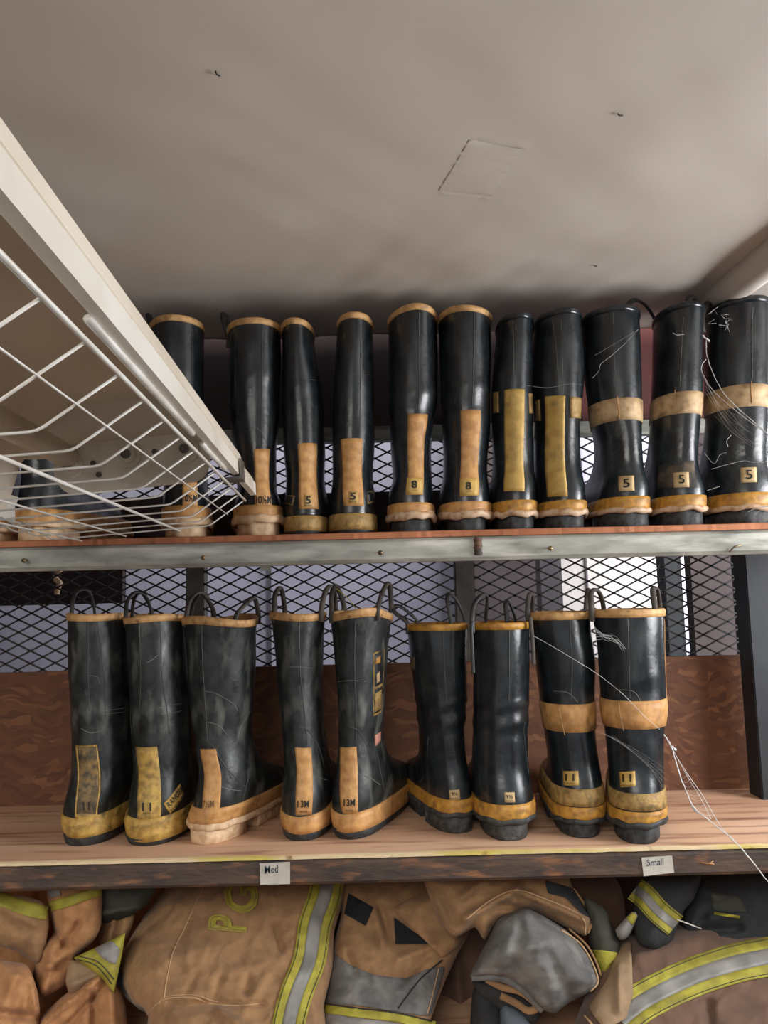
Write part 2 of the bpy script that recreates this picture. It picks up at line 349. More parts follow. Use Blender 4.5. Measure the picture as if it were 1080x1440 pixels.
# low board behind the upper row
zlow = P(540, 693, YB).z
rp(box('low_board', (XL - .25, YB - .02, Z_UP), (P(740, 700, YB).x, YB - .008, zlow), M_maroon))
def expanded(x0, x1, z0, z1, y, pw, ph, r):
    vs, fs = [], []
    nx = int((x1 - x0) / pw) + 1; nz = int((z1 - z0) / ph) + 1
    def bar(a, b):
        a = Vector(a); b = Vector(b); d = (b - a).normalized(); s = Vector((-d.z, 0, d.x)) * r; t = Vector((0, r * .9, 0)); k = len(vs)
        for p in (a, b): vs.extend([p + s + t, p - s + t, p - s - t, p + s - t])
        fs.extend([(k, k + 1, k + 5, k + 4), (k + 1, k + 2, k + 6, k + 5), (k + 2, k + 3, k + 7, k + 6), (k + 3, k, k + 4, k + 7)])
    for j in range(nz):
        for i in range(nx):
            x = x0 + i * pw; z = z0 + j * ph; jj = lambda: random.uniform(-.0006, .0006)
            kx = pw * .10
            L_ = (x, y, z + ph / 2); T = (x + pw / 2, y, z + ph); B = (x + pw / 2, y, z); Rr = (x + pw, y, z + ph / 2)
            for A, Bq in ((L_, T), (T, Rr), (L_, B), (B, Rr)): bar(A, Bq)
    return vs, fs
v, f = expanded(XL - .2, XR + .16, zo1 - .01, zr0, YB - .004, .0525, .0262, .00165)
rp(mk('mesh_panel', v, f, M_wire, None, False))['label'] = 'black expanded-metal mesh'
# screws, a bent nail and a weld on the upper rail
for px, py in ((38, 787), (288, 783), (535, 776), (772, 770)):
    c = P(px, py, YF)
    s = rp(tube('screw', [c + Vector((0, .004, 0)), c + Vector((0, -.010, -.002)), c + Vector((0, -.0105, -.002)), c + Vector((0, -.013, -.002))], [.0018, .0018, .0042, .0036], M_brass, None, 10))
c = P(1030, 771, YF)
rp(tube('bent_nail', [c + Vector((-.006, -.001, -.006)), c + Vector((0, -.006, .002)), c + Vector((.012, -.006, .004))], .0013, M_brass, None, 6))
vs, fs = [], []
c = P(672, 768, YF)
for j in range(17):
    for i in range(10):
        a = 2 * math.pi * i / 10; t = j / 16
        r = .0060 + .0028 * noise.noise((i * .9, j * .8, 3))
        vs.append((c.x + r * 1.1 * math.cos(a), c.y - .001 - abs(r * math.sin(a)) * .8, c.z + (t - .5) * .03))
for j in range(16):
    for i in range(10): fs.append((j * 10 + i, j * 10 + (i + 1) % 10, (j + 1) * 10 + (i + 1) % 10, (j + 1) * 10 + i))
rp(mk('weld_bead', vs, fs, M_rust))
tg = tag(box('paper_tag', P(366, 803, YB - .008) + Vector((0, -.002, 0)), P(381, 793, YB - .008), M_tape), 'small white paper tag stuck on the mesh below the upper rail', 'tag')
gl = thing('hanging_strap', P(82, 800, 1.655), 'pale knotted strap hanging behind the mesh at left', 'strap')
for k_, pts in enumerate((((90, 622), (88, 700), (84, 796), (80, 806), (77, 814)), ((77, 814), (84, 820), (81, 828), (80, 836)))):
    tube('strap_end', catmull([P(x, y, 1.655) - gl.location for x, y in pts], 6), [.0015] * 13 + [.007] * 12 if k_ == 0 else .006, M_cream, gl, 8)
# taped paper labels on the lower rail
def rail_label(quad, text, tq, label):
    y = YF - .0012
    root = thing('tape_label', P(quad[0][0], quad[0][1], y), label, 'label')
    T = Matrix.Translation(root.location).inverted()
    pts = [P(a, b, y + (-.0016 if k == 1 else 0)) for k, (a, b) in enumerate(quad)]
    n = 8; vs = []; fs = []
    for j in range(n + 1):
        for i in range(n + 1):
            p = pts[0].lerp(pts[1], i / n).lerp(pts[3].lerp(pts[2], i / n), j / n)
            vs.append(T @ (p + Vector((0, -.0008 * noise.noise((i * .6, j * .6, quad[0][0])) - .0004, 0))))
    m0 = len(vs); vs += [v + Vector((0, .0006, 0)) for v in vs[:]]
    for j in range(n):
        for i in range(n):
            a = j * (n + 1) + i; q = (a, a + n + 1, a + n + 2, a + 1); fs.append(q); fs.append(tuple(reversed([k + m0 for k in q])))
    mk('paper', vs, fs, M_tape, root)
    tv, tf, _ = text2d(text, .005)
    tp = [P(a, b, y - .0022) for a, b in tq]
    vs = [T @ (tp[0].lerp(tp[1], u + .03 * math.sin(v_ * 3)).lerp(tp[3].lerp(tp[2], u + .03 * math.sin(v_ * 3)), 1 - v_)) for u, v_ in tv]
    mk('lettering', vs, tf, M_bluink, root, False)
rail_label([(365, 1214), (408, 1212), (408, 1243), (366, 1244)], 'Med', [(372, 1218), (391, 1216), (391, 1227), (372, 1229)], 'pale tape label lettered Med stuck on the lower rail')
rail_label([(902, 1206), (945, 1203), (948, 1227), (905, 1232)], 'Small', [(909, 1209), (933, 1207), (933, 1216), (909, 1218)], 'pale tape label lettered Small stuck on the lower rail')
for a, b in (((985, 1213), (1004, 1215)), ((992, 1216), (1003, 1211))):
    p = P(*a, YF - .001); q = P(*b, YF - .001)
    rp(tube('wood_splinter', [p, (p + q) / 2 + Vector((0, -.001, 0)), q], .0007, M_tan, None, 5))

# ------------------------------------------------------------------ boots
def spline(xs, ys, x):
    if x <= xs[0]: return ys[0]
    if x >= xs[-1]: return ys[-1]
    n = len(xs)
    for i in range(n - 1):
        if xs[i] <= x <= xs[i + 1]: break
    h = xs[i + 1] - xs[i]; t = (x - xs[i]) / h
    def tang(k):
        if k == 0 or k == n - 1: return (ys[min(k + 1, n - 1)] - ys[max(k - 1, 0)]) / (xs[min(k + 1, n - 1)] - xs[max(k - 1, 0)])
        a = (ys[k] - ys[k - 1]) / (xs[k] - xs[k - 1]); b = (ys[k + 1] - ys[k]) / (xs[k + 1] - xs[k])
        return 0 if a * b <= 0 else 2 * a * b / (a + b)
    return ((1 + 2 * t) * (1 - t) ** 2 * ys[i] + t * (1 - t) ** 2 * h * tang(i) + t * t * (3 - 2 * t) * ys[i + 1] + t * t * (t - 1) * h * tang(i + 1))

class Boot:
    def __init__(s, label, rows, heel, Yh, zb, yaw=0, m=M_new, foot=.285, bumps=(), tilt=0.0, rimwave=0.0, group=None, seed=0):
        s.m = m; s.seed = seed; s.bumps = bumps; s.rimwave = rimwave; s.foot = foot
        yaw = R(yaw); s.yaw = yaw; s.cs, s.sn = math.cos(yaw), math.sin(yaw)
        hx = P((heel[0] + heel[1]) / 2, heel[2], Yh + .03).x
        s.o = Vector((hx + .04 * s.sn, Yh, zb))
        yc = .062; Yc = Yh + yc * s.cs
        zz, cc, ww = [], [], []
        for py, xl, xr in rows:
            p = P((xl + xr) / 2, py, Yc); zz.append(p.z - zb)
            hw = (P(xr, py, Yc).x - P(xl, py, Yc).x) / 2
            cc.append((p.x - s.o.x + yc * s.sn) / s.cs); dd = .066 * s.sn; ww.append(math.sqrt(max((hw * .985) ** 2 - dd * dd, (hw * .8) ** 2)) / s.cs)
        zz.reverse(); cc.reverse(); ww.reverse()
        s.H = zz[-1]; s.hw = (P(heel[1], heel[2], Yh + .04).x - P(heel[0], heel[2], Yh + .04).x) / 2
        if zz[0] > .03: zz.insert(0, .02); cc.insert(0, cc[0] * .6); ww.insert(0, ww[0])
        s.zz, s.cc, s.ww = zz, cc, ww
        s.tilt = tilt
        s.root = thing('fire_boot', s.o, label, 'boot', group, yaw)
    def sec(s, z):
        H = s.H; k = s.foot / .285
        yb = spline([0, .03, .06, .12, .2, .3, .42], [.004, .0, .001, .011, .010, .004, .0], z)
        yf = spline([0, .02, .045, .062, .078, .092, .108, .13, .16, .2, .3, .42],
                    [.262 * k, .280 * k, .285 * k, .277 * k, .254 * k, .215 * k, .175 * k, .148, .136, .130, .134, .138], z)
        return spline(s.zz, s.cc, z), spline(s.zz, s.ww, z), yb, yf
    def S(s, th, z, off=0.0):
        cx, w_, yb, yf = s.sec(min(z, s.H))
        c, sn = math.cos(th), math.sin(th); foot = max(0.0, min(1.0, (yf - .138) / .1))
        rb = min(.062, (yf - yb) / 2); lf = yf - yb - rb
        if c >= 0: ex = 1 - .12 * foot; ey = 1.0
        else: ex = 1 - .25 * foot; ey = 1 - .05 * foot
        sx = math.copysign(abs(sn) ** ex, sn)
        y = yb + rb - (rb if c >= 0 else lf) * math.copysign(abs(c) ** ey, c)
        fy = max(0, (y - .08) / .2)
        ww = w_ * (1 + foot * (.02 * math.sin(min(1, fy) * math.pi * .9)))
        cxx = cx * (1 - foot * min(1, max(0, fy)) * .6)
        x = cxx + ww * sx
        n = Vector((sn / max(w_, .01), -c / max(rb if c >= 0 else lf, .01), 0)).normalized()
        d = off
        for (z0, sg, amp, t0, fr) in s.bumps:
            zc = z0 + .006 * math.sin(th * 2 + t0)
            d += amp * math.exp(-((z - zc) / sg) ** 2) * (.6 + .4 * math.cos(fr * (th - t0)))
        d += .0012 * noise.noise((th * 1.4 + s.seed * 3, z * 14, s.seed)) * min(1, z / .1)
        if z > s.H * .8: d += s.rimwave * (z - s.H * .8) / (s.H * .2) * math.sin(3 * th + s.seed)
        rz = z + (s.rimwave * 1.2 * math.sin(2 * th + s.seed * 2) + s.tilt * math.cos(th)) * max(0, (z - s.H * .7) / (s.H * .3)) ** 2
        return Vector((x, y, rz)) + n * d
    def Wd(s, th, z, off=0.0):
        p = s.S(th, z, off); return s.o + Vector((p.x * s.cs - p.y * s.sn, p.x * s.sn + p.y * s.cs, p.z))
    def loc(s, wpt):
        q = Vector(wpt) - s.o; return Vector((q.x * s.cs + q.y * s.sn, -q.x * s.sn + q.y * s.cs, q.z))
    def inv(s, px, py):
        base = -s.yaw; th = base; z = .1
        for _ in range(3):
            w0 = s.Wd(th, z); p = P(px, py, w0.y); z = max(.012, min(s.H, p.z - s.o.z))
            lc = s.loc(p); cx, w_, yb, yf = s.sec(z); ax = (lc.x - cx) * s.cs; rr = w_ if abs(s.sn) < .1 else math.hypot(w_ * s.cs, .062 * s.sn)
            th = base + math.asin(max(-.97, min(.97, ax / max(rr, .01))))
        for _ in range(14):
            q = proj(s.Wd(th, z)); a = proj(s.Wd(th + .01, z)); b = proj(s.Wd(th, z + .002))
            ax, ay = (a[0] - q[0]) / .01, (a[1] - q[1]) / .01; bx, by = (b[0] - q[0]) / .002, (b[1] - q[1]) / .002
            D = ax * by - ay * bx
            if abs(D) < 1e3: break
            ex, ey = px - q[0], py - q[1]
            th += max(-.15, min(.15, (ex * by - ey * bx) / D)); z += max(-.01, min(.01, (ax * ey - ay * ex) / D))
            z = max(.005, min(s.H, z)); th = max(base - 1.65, min(base + 1.65, th))
        return th, z
    def zat(s, py): return max(0.0, P(540, py, s.o.y).z - s.o.z + (0))
    def zpx(s, px, py): return s.inv(px, py)[1]
    NS = 56
    def ring_mesh(s, name, prof, m, parent=None, closed=True):
        n = s.NS; vs, fs = [], []
        for f in prof:
            for i in range(n):
                th = 2 * math.pi * i / n; z, off = f(th) if callable(f) else f
                vs.append(s.S(th, z, off))
        k = len(prof)
        for j in range(k - (0 if closed else 1)):
            for i in range(n): a, b = j * n, ((j + 1) % k) * n; fs.append((a + i, a + (i + 1) % n, b + (i + 1) % n, b + i))
        return mk(name, vs, fs, m, parent or s.root)
    def body(s, lin_m=M_lindk):
        H = s.H; n = s.NS
        zs = frange(.032, .16, .006) + frange(.166, H - .002, .0075)
        vs = [s.S(2 * math.pi * i / n, z) for z in zs for i in range(n)]; fs = []
        for j in range(len(zs) - 1):
            for i in range(n): fs.append((j * n + i, j * n + (i + 1) % n, (j + 1) * n + (i + 1) % n, (j + 1) * n + i))
        fs.append(tuple(reversed(range(n))))
        s.b = mk('boot_body', vs, fs, s.m, s.root)
        zs = frange(H - .002, H * .42, .02)
        zs = [H - .002 - (H * .55) * i / 10 for i in range(11)]
        vs = [s.S(2 * math.pi * i / n, z, -.0045) for z in zs for i in range(n)]; fs = []
        for j in range(10):
            for i in range(n): fs.append((j * n + i, j * n + (i + 1) % n, (j + 1) * n + (i + 1) % n, (j + 1) * n + i))
        fs.append(tuple(10 * n + i for i in range(n)))
        mk('lining', vs, fs, lin_m, s.root)
    def rim(s, m, h=.0105, t=.0026):
        H = s.H
        o = s.ring_mesh('rim_trim', [(H - h, -.001), (H - h, t * .8), (H - h * .5, t), (H - .002, t), (H + .001, t * .3), (H + .001, -.004), (H - .003, -.0062), (H - h, -.006)], m)
        return o
    def band(s, name, z0, z1, m, off=.0026, parent=None, dz=None):
        g = dz or (lambda th: 0)
        return s.ring_mesh(name, [(lambda th: (z0 + g(th), -.002)), (lambda th: (z0 + g(th), off)), (lambda th: ((z0 * 2 + z1) / 3 + g(th), off)), (lambda th: ((z0 + 2 * z1) / 3 + g(th), off)), (lambda th: (z1 + g(th), off * .8)), (lambda th: (z1 + g(th), -.002))], m, parent)
    def quad(s, q):
        c = [s.inv(a, b) for a, b in q]
        def f(u, v):    # u left-right, v top-bottom
            a = c[0][0] * (1 - u) + c[1][0] * u; b = c[3][0] * (1 - u) + c[2][0] * u
            za = c[0][1] * (1 - u) + c[1][1] * u; zb_ = c[3][1] * (1 - u) + c[2][1] * u
            return a * (1 - v) + b * v, za * (1 - v) + zb_ * v
        return f
    def patch(s, name, q, m, off=.0014, nu=8, nv=None, parent=None):
        f = s.quad(q); nv = nv or 14; vs, fs = [], []
        for j in range(-1, nv + 2):
            for i in range(-1, nu + 2):
                e = i < 0 or j < 0 or i > nu or j > nv
                th, z = f(min(max(i, 0), nu) / nu, min(max(j, 0), nv) / nv)
                vs.append(s.S(th, z, -.001 if e else off))
        W = nu + 3
        for j in range(nv + 2):
            for i in range(nu + 2): a = j * W + i; fs.append((a, a + W, a + W + 1, a + 1))
        return mk(name, vs, fs, m, parent or s.root)
    def text(s, txt, q, m=M_ink, off=.0022, parent=None, bold=.02, name='lettering'):
        f = s.quad(q); tv, tf, _ = text2d(txt, bold)
        vs = []
        for u, v in tv:
            th, z = f(u, 1 - v); vs.append(s.S(th, z, off))
        return mk(name, vs, tf, m, parent or s.root, False)
    def line(s, pts, m, r=.0008, off=.0002, name='seam', flat=1.0, parent=None):
        tz = [s.inv(a, b) for a, b in pts]; out = []
        c = catmull([(a, b, 0) for a, b in tz], 8)
        out = [s.S(p.x, p.y, off) for p in c]
        rr = [r * (.35 if i in (0, len(out) - 1) else 1) for i in range(len(out))]
        return tube(name, out, rr, m, parent or s.root, 6)
    def loop(s, pts, m, r=.0042):
        P3 = []; n = len(pts); d0, d1 = pts[0][2], pts[-1][2]
        for i, p in enumerate(pts):
            t = i / (n - 1); P3.append(s.loc(P(p[0], p[1], s.o.y + d0 + (d1 - d0) * t)))
        a = P3[0] + Vector((0, 0, -.02)); b = P3[-1] + Vector((0, 0, -.02))
        return tube('pull_loop', catmull([a] + P3 + [b], 6), r, m, s.root, 8, .6)
    def outline(s, z, off, y0=-1, y1=9, n=40):
        pts = []
        for i in range(n):
            p = s.S(2 * math.pi * i / n, z, off); pts.append((p.x, min(max(p.y, y0), y1)))
        return pts
    def slab(s, name, z0, z1, zref, off0, off1, y0, y1, m, xc=1.0, n=40):
        # a block of sole following the foot outline between y0 and y1
        vs, fs = [], []; cx = s.sec(zref)[0]
        lev = [(z0, off0 - .002), (z0 + .002, off0), (z1 - .001, off1), (z1, off1 - .002)]
        for z, o in lev:
            for x, y in s.outline(zref, o, y0, y1, n): vs.append((cx + (x - cx) * xc, y, z))
        for j in range(3):
            for i in range(n): fs.append((j * n + i, j * n + (i + 1) % n, (j + 1) * n + (i + 1) % n, (j + 1) * n + i))
        fs.append(tuple(reversed(range(n)))); fs.append(tuple(3 * n + i for i in range(n)))
        return mk(name, vs, fs, m, s.root)
    def sole_flush(s, zs, zf, mf, ms=M_sole, lift=.0, foxname='foxing_band'):
        g = lambda th: lift * max(0, math.sin(min(math.pi, abs((th + math.pi) % (2 * math.pi) - math.pi)) ) )
        s.slab('sole', 0.0, zs + .006, .03, -.003, .0015, -1, 9, ms)
        return s.band(foxname, zs, zf, mf, .0034, None, g)
    def sole_heeled(s, zh, zl, zf, mf, ml, mh, wav=.004, lipr=.0062):
        hw = s.sec(.03)[1]
        xr = min(1.0, s.hw / hw)
        s.slab('heel', 0.0, zh + .006, .03, -.001, -.0005, -.0 + .004, .088, mh, xr)
        s.slab('sole', 0.0, zh + .003, .03, -.004, -.001, .125, 9, mh)
        s.slab('shank', zh - .002, zh + .012, .03, -.004, -.002, -1, 9, mh)
        n = 80; k = 8; vs, fs = [], []
        for i in range(n):
            th = 2 * math.pi * i / n
            zc = (zh + zl) / 2 + wav * (noise.noise((math.cos(th) * 2.2 + s.seed, math.sin(th) * 2.2, s.seed * 1.7))) 
            hh = (zl - zh) / 2 * (1 + .25 * noise.noise((math.cos(th) * 3, math.sin(th) * 3, s.seed + 9)))
            for q in range(k):
                a = 2 * math.pi * q / k; vs.append(s.S(th, max(.003, zc + hh * math.sin(a)), .0008 + lipr * (.25 + math.cos(a)) * .8))
        for i in range(n):
            for q in range(k): a, b = i * k, ((i + 1) % n) * k; fs.append((a + q, b + q, b + (q + 1) % k, a + (q + 1) % k))
        mk('bumper_lip', vs, fs, ml, s.root)
        return s.band('foxing_band', zl - .004, zf, mf, .003)

GU = 'fire boots on the upper shelf'; GL = 'fire boots on the lower shelf'
YU = 1.300
def zrel(py, Y, zb): return P(540, py, Y).z - zb
def zp(bt, px, py): return P(px, py, bt.o.y).z - bt.o.z
# ---------- upper row
def upper(label, rows, heel, **k): return Boot(label, rows, heel, k.pop('Y', YU), Z_UP, group=GU, **k)

b = upper('black rubber boot cut off by the left picture edge, behind the light fixture', [(470, -62, 10), (600, -58, 14), (690, -52, 18), (725, -56, 24)], (-50, 22, 758), seed=1)
b.body(); b.rim(M_rim); b.sole_heeled(.020, .036, .058, M_tan, M_cream, M_cream)
b = upper('black boot with cream heel behind the wire guard of the light fixture', [(466, 16, 92), (560, 20, 94), (640, 30, 98), (700, 32, 100), (730, 28, 104)], (33, 100, 761), seed=2, yaw=-14)
b.body(); b.rim(M_rim); b.sole_heeled(.026, .038, .058, M_tan, M_cream, M_cream)
b = upper('tall black boot with 10½M heel strip, half hidden by the light fixture', [(461, 213, 288), (520, 215, 288), (600, 222, 289), (680, 229, 292), (715, 229, 296)], (232, 292, 756), seed=3, yaw=12)
b.body(); b.rim(M_rim); b.sole_heeled(.022, .038, .056, M_tan, M_cream, M_cream)
st = b.patch('heel_strip', [(255, 612), (277, 612), (277, 716), (256, 716)], M_tan)
b.text('10½M', [(257, 696), (276, 696), (276, 706), (257, 706)], parent=st); b.text('WIDE', [(261, 710), (273, 710), (273, 713), (261, 713)], parent=st, bold=.0)
b.line([(271, 462), (271, 530), (270, 600)], M_seam); b.loop([(214, 470, .05), (210, 452, 0), (208, 442, 0), (213, 447, .07)], M_loop)
b = upper('tall black boot with 10½M strip beside the tip of the light fixture', [(464, 320, 396), (520, 322, 396), (580, 323, 395), (640, 329, 391), (690, 333, 391), (712, 329, 397)], (335, 396, 753), seed=4, yaw=12, bumps=((.28, .012, .0015, 0, 2),))
b.body(); b.rim(M_rim); b.sole_heeled(.022, .038, .054, M_tan, M_cream, M_cream)
st = b.patch('heel_strip', [(357, 632), (379, 632), (381, 719), (359, 719)], M_tan)
b.text('10½M', [(360, 698), (380, 698), (380, 709), (360, 709)], parent=st); b.text('WIDE', [(364, 712), (376, 712), (376, 715.5), (364, 715.5)], parent=st, bold=.0)
b.line([(369, 452), (368, 520), (368, 628)], M_seam); b.line([(350, 606), (358, 600), (369, 610), (376, 628)], M_scuff, .0005); b.line([(322, 580), (330, 560), (331, 500)], M_seam, .0005)
b.loop([(321, 474, .05), (315, 455, 0), (313, 441, 0), (320, 446, .07)], M_loop)
b = upper('narrow black boot with 5 strip, next to the 10½M boot', [(464, 397, 440), (500, 397, 444), (540, 396, 451), (580, 396, 455), (630, 398, 457), (680, 402, 456), (715, 401, 459)], (402, 459, 750), seed=5, bumps=((.26, .008, .001, 0, 2),))
b.body(); b.rim(M_rim); b.sole_flush(.008, .034, M_olive)
st = b.patch('heel_strip', [(419, 624), (445, 624), (447, 716), (421, 716)], M_tan)
lb = b.patch('size_label', [(428, 696), (438, 696), (438, 713), (428, 713)], M_lbl, .0017, 4, 4, st)
b.text('5', [(429.5, 698), (436.5, 698), (436.5, 709), (429.5, 709)], parent=st, off=.0026); b.text('WIDE', [(428.5, 710), (437.5, 710), (437.5, 712), (428.5, 712)], parent=st, bold=.0, off=.0026)
b.patch('side_label', [(401, 695), (415, 697), (412, 711), (400, 707)], M_worn, .001, 4, 4); b.patch('side_label_field', [(402.5, 697), (413, 698.5), (410.5, 709), (401.5, 706)], M_old, .0014, 4, 4)
b.line([(423, 532), (436, 534), (446, 535)], M_seam, .0006)
b = upper('narrow black boot with 5 strip and gap on both sides', [(456, 475, 524), (520, 470, 526), (560, 467, 527), (620, 466, 527), (670, 467, 525), (710, 464, 528)], (463, 528, 748), seed=6)
b.body(); b.rim(M_rim); b.sole_flush(.008, .036, M_olive)
st = b.patch('heel_strip', [(480, 618), (509, 617), (511, 712), (484, 712)], M_tan)
lb = b.patch('size_label', [(491, 691), (503, 691), (503, 708), (491, 708)], M_lbl, .0017, 4, 4, st)
b.text('5', [(492, 693), (500, 693), (500, 703), (492, 703)], parent=st, off=.0026); b.text('WIDE', [(492, 704.5), (501, 704.5), (501, 706.5), (492, 706.5)], parent=st, bold=.0, off=.0026)
b.patch('side_label', [(515, 691), (526, 689), (527, 705), (517, 709)], M_worn, .001, 4, 4); b.patch('side_label_field', [(516, 693), (525, 691.5), (525.5, 703.5), (518, 706)], M_old, .0014, 4, 4)
b.line([(506, 455), (507, 540), (506, 614)], M_seam, .0006); b.line([(492, 526), (508, 528), (520, 527)], M_seam, .0006)
b = upper('tall black boot with 8 strip, left one of the pair marked 8', [(447, 547, 616), (500, 546, 616), (550, 546, 616), (600, 548, 611), (640, 550, 607), (670, 552, 607), (700, 546, 609)], (550, 609, 743), seed=7, rimwave=.002, bumps=((.24, .012, .002, .5, 2), (.21, .01, -.0015, .4, 2)))
b.body(); b.rim(M_rim); b.sole_heeled(.022, .037, .052, M_tan, M_lip, M_sole, .005)
st = b.patch('heel_strip', [(574, 583), (601, 583), (594, 696), (571, 696)], M_tan)
lb = b.patch('size_label', [(573, 672), (594, 672), (594, 695), (572, 695)], M_gold, .0018, 4, 4, st)
b.text('8', [(578.5, 676), (586, 676), (586, 687), (578.5, 687)], parent=st, off=.0028); b.text('WIDE', [(579, 689), (586.5, 689), (586.5, 690.5), (579, 690.5)], parent=st, bold=0, off=.0028)
b.line([(589, 432), (589, 500), (588, 578)], M_seam)
b = upper('tall black boot with 8 strip, right one of the pair marked 8', [(447, 616, 691), (500, 618, 691), (548, 620, 690), (607, 622, 690), (640, 624, 687), (667, 624, 686), (695, 621, 689)], (627, 684, 742), seed=8, rimwave=.002, bumps=((.25, .012, .002, .6, 2), (.215, .01, -.0015, .4, 2)))
b.body(); b.rim(M_rim); b.sole_heeled(.022, .037, .052, M_tan, M_lip, M_sole, .005)
st = b.patch('heel_strip', [(648, 577), (675, 577), (673, 697), (647, 698)], M_tan)
lb = b.patch('size_label', [(648, 673), (672, 673), (671, 697), (648, 697)], M_gold, .0018, 4, 4, st)
b.text('8', [(655, 678), (662.5, 678), (662.5, 689), (655, 689)], parent=st, off=.0028); b.text('WIDE', [(655, 690.5), (662.5, 690.5), (662.5, 692), (655, 692)], parent=st, bold=0, off=.0028)
b.line([(666, 422), (666, 500), (664, 572)], M_seam)
def goldboot(label, rows, heel, strip, lq, rq, seed, zf, **k):
    b = upper(label, rows, heel, seed=seed, **k); b.body(); b.rim(M_new, .010, .002)
    b.sole_heeled(.023, .035, zf + .002, M_yel, M_lip, M_sole, .006)
    b.patch('heel_strip', strip, M_gold, .0016, 8, 20)
    b.patch('side_strip', lq, M_olive, .0016, 5, 6); b.patch('side_strip', rq, M_olive, .0016, 5, 6)
    return b
b = goldboot('glossy black boot with long gold heel strip, left of the gold-strip pair', [(456, 699, 748), (500, 696, 749), (548, 692, 749), (600, 693, 750), (660, 695, 751), (690, 693, 753)], (695, 750, 741),
    [(710, 549), (737, 548), (737, 691), (709, 691)], [(693.5, 552), (701, 551), (701, 580), (694, 582)], [(743, 553), (748, 554), (749, 581), (744, 582)], 9, .050)
b.line([(721, 449), (722, 500), (723, 545)], M_seam)
b = goldboot('glossy black boot with long gold heel strip, right of the gold-strip pair', [(450, 753, 816), (500, 751, 820), (530, 750, 821), (560, 753, 819), (600, 755, 816), (650, 755, 817), (695, 757, 821)], (757, 818, 740),
    [(767, 558), (795, 557), (798, 698), (770, 699)], [(753, 564), (759, 562), (760, 592), (754, 592)], [(801, 558), (817, 561), (816, 589), (802, 588)], 10, .048, yaw=4)
b.line([(777, 448), (783, 500), (786, 552)], M_seam); b.line([(789, 448), (791, 500), (792, 552)], M_seam, .0006)
def five(label, rows, heel, band, lab, txt, seed, zf, **k):
    b = upper(label, rows, heel, seed=seed, **k); b.body(); b.rim(M_new, .010, .0024)
    b.sole_heeled(.025, .035, zf + .002, M_yel, M_lip, M_sole, .004)
    z0, z1 = zp(b, *band[1]), zp(b, *band[0]); b.band('leg_band', z0, z1, M_tanpale, .0018)
    lb = b.patch('size_label', lab, M_lblpale, .0014, 5, 5)
    b.text('5', txt, parent=lb, off=.0024, bold=.012)
    return b
b = five('black boot with tan leg band marked 5, left of the three banded boots', [(446, 820, 896), (500, 823, 899), (560, 831, 902), (590, 835, 902), (630, 844, 902), (670, 846, 905), (694, 840, 909)], (840, 910, 737),
     ((868, 557), (868, 588)), [(870, 670), (891, 669), (892, 690), (871, 691)], [(876, 674), (885, 673), (886, 685), (877, 686)], 11, .052, yaw=6)
b.line([(868, 557), (870, 573), (871, 590)], M_tan, .0007, .002, 'band_seam'); b.line([(862, 433), (864, 500), (866, 552)], M_seam, .0005)
b.loop([(880, 442, .03), (884, 428, 0), (894, 422, 0), (908, 430, 0), (921, 450, .12)], M_loop, .005)
b = five('dusty black boot with tan leg band marked 5, middle of the three banded boots', [(441, 925, 984), (500, 924, 984), (550, 922, 986), (600, 919, 983), (640, 918, 980), (670, 917, 981), (692, 917, 986)], (921, 985, 734),
     ((953, 548), (953, 579)), [(947, 665), (968, 664), (969, 685), (948, 686)], [(954, 668), (962, 668), (963, 680), (955, 680)], 12, .052, yaw=2)
b.line([(950, 548), (949, 564), (947, 580)], M_tan, .0007, .002, 'band_seam'); b.line([(961, 445), (958, 500), (956, 545)], M_scuff, .0006)
b.loop([(966, 436, .02), (968, 420, 0), (976, 419, 0), (981, 436, .08)], M_loop, .005)
b.patch('mud_smear', [(926, 655), (976, 648), (980, 686), (924, 688)], mat('dried_mud', (112, 94, 74), (44, 44, 42), 30, .9, .3, 60, lo=.38, hi=.6), .0006, 8, 8)
b = five('black boot with pale leg band marked 5 beside the right picture edge', [(432, 1000, 1078), (500, 997, 1078), (550, 1000, 1080), (600, 1000, 1080), (640, 998, 1079), (670, 999, 1080), (690, 998, 1084)], (1003, 1084, 733),
     ((1044, 537), (1044, 569)), [(1041, 658), (1063, 657), (1064, 678), (1042, 679)], [(1048, 661), (1057, 661), (1058, 674), (1049, 674)], 13, .054, yaw=8)
b.line([(1059, 430), (1057, 480), (1058, 534)], M_scuff, .0006); b.line([(1056, 536), (1056, 552), (1057, 568)], M_tan, .0007, .002, 'band_seam')
b.loop([(988, 452, .02), (990, 434, 0), (997, 426, 0), (1002, 446, .08)], M_loop, .005)

# ---------- lower row
def on_lower(py, px):       # depth where a pixel's ray meets the lower shelf
    d = ROT @ Vector(((px - 540) / FPX, -(py - 720) / FPX, -1)); return d.y * (Z_LO - EYE.z) / d.z
def lower(label, rows, heel, **k): return Boot(label, rows, heel, max(YF + .008, on_lower(heel[2] + 4, (heel[0] + heel[1]) / 2)), Z_LO, group=GL, **k)
b = lower('dusty black boot with worn dark 11 strip, leftmost on the lower shelf', [(866, 97, 177), (900, 98, 178), (960, 99, 178), (1010, 101, 178), (1060, 101, 178), (1100, 99, 175), (1140, 94, 168)], (97, 160, 1187), yaw=-5, m=M_old, seed=21, rimwave=.003, tilt=.006, bumps=((.21, .012, .002, 0, 2), (.185, .01, -.001, 0, 2)))
b.body(); b.rim(M_rim); b.sole_flush(.014, .046, M_yelold, M_sole, .005)
st = b.patch('heel_strip', [(107, 1048), (136, 1047), (136, 1151), (106, 1151)], M_worn)
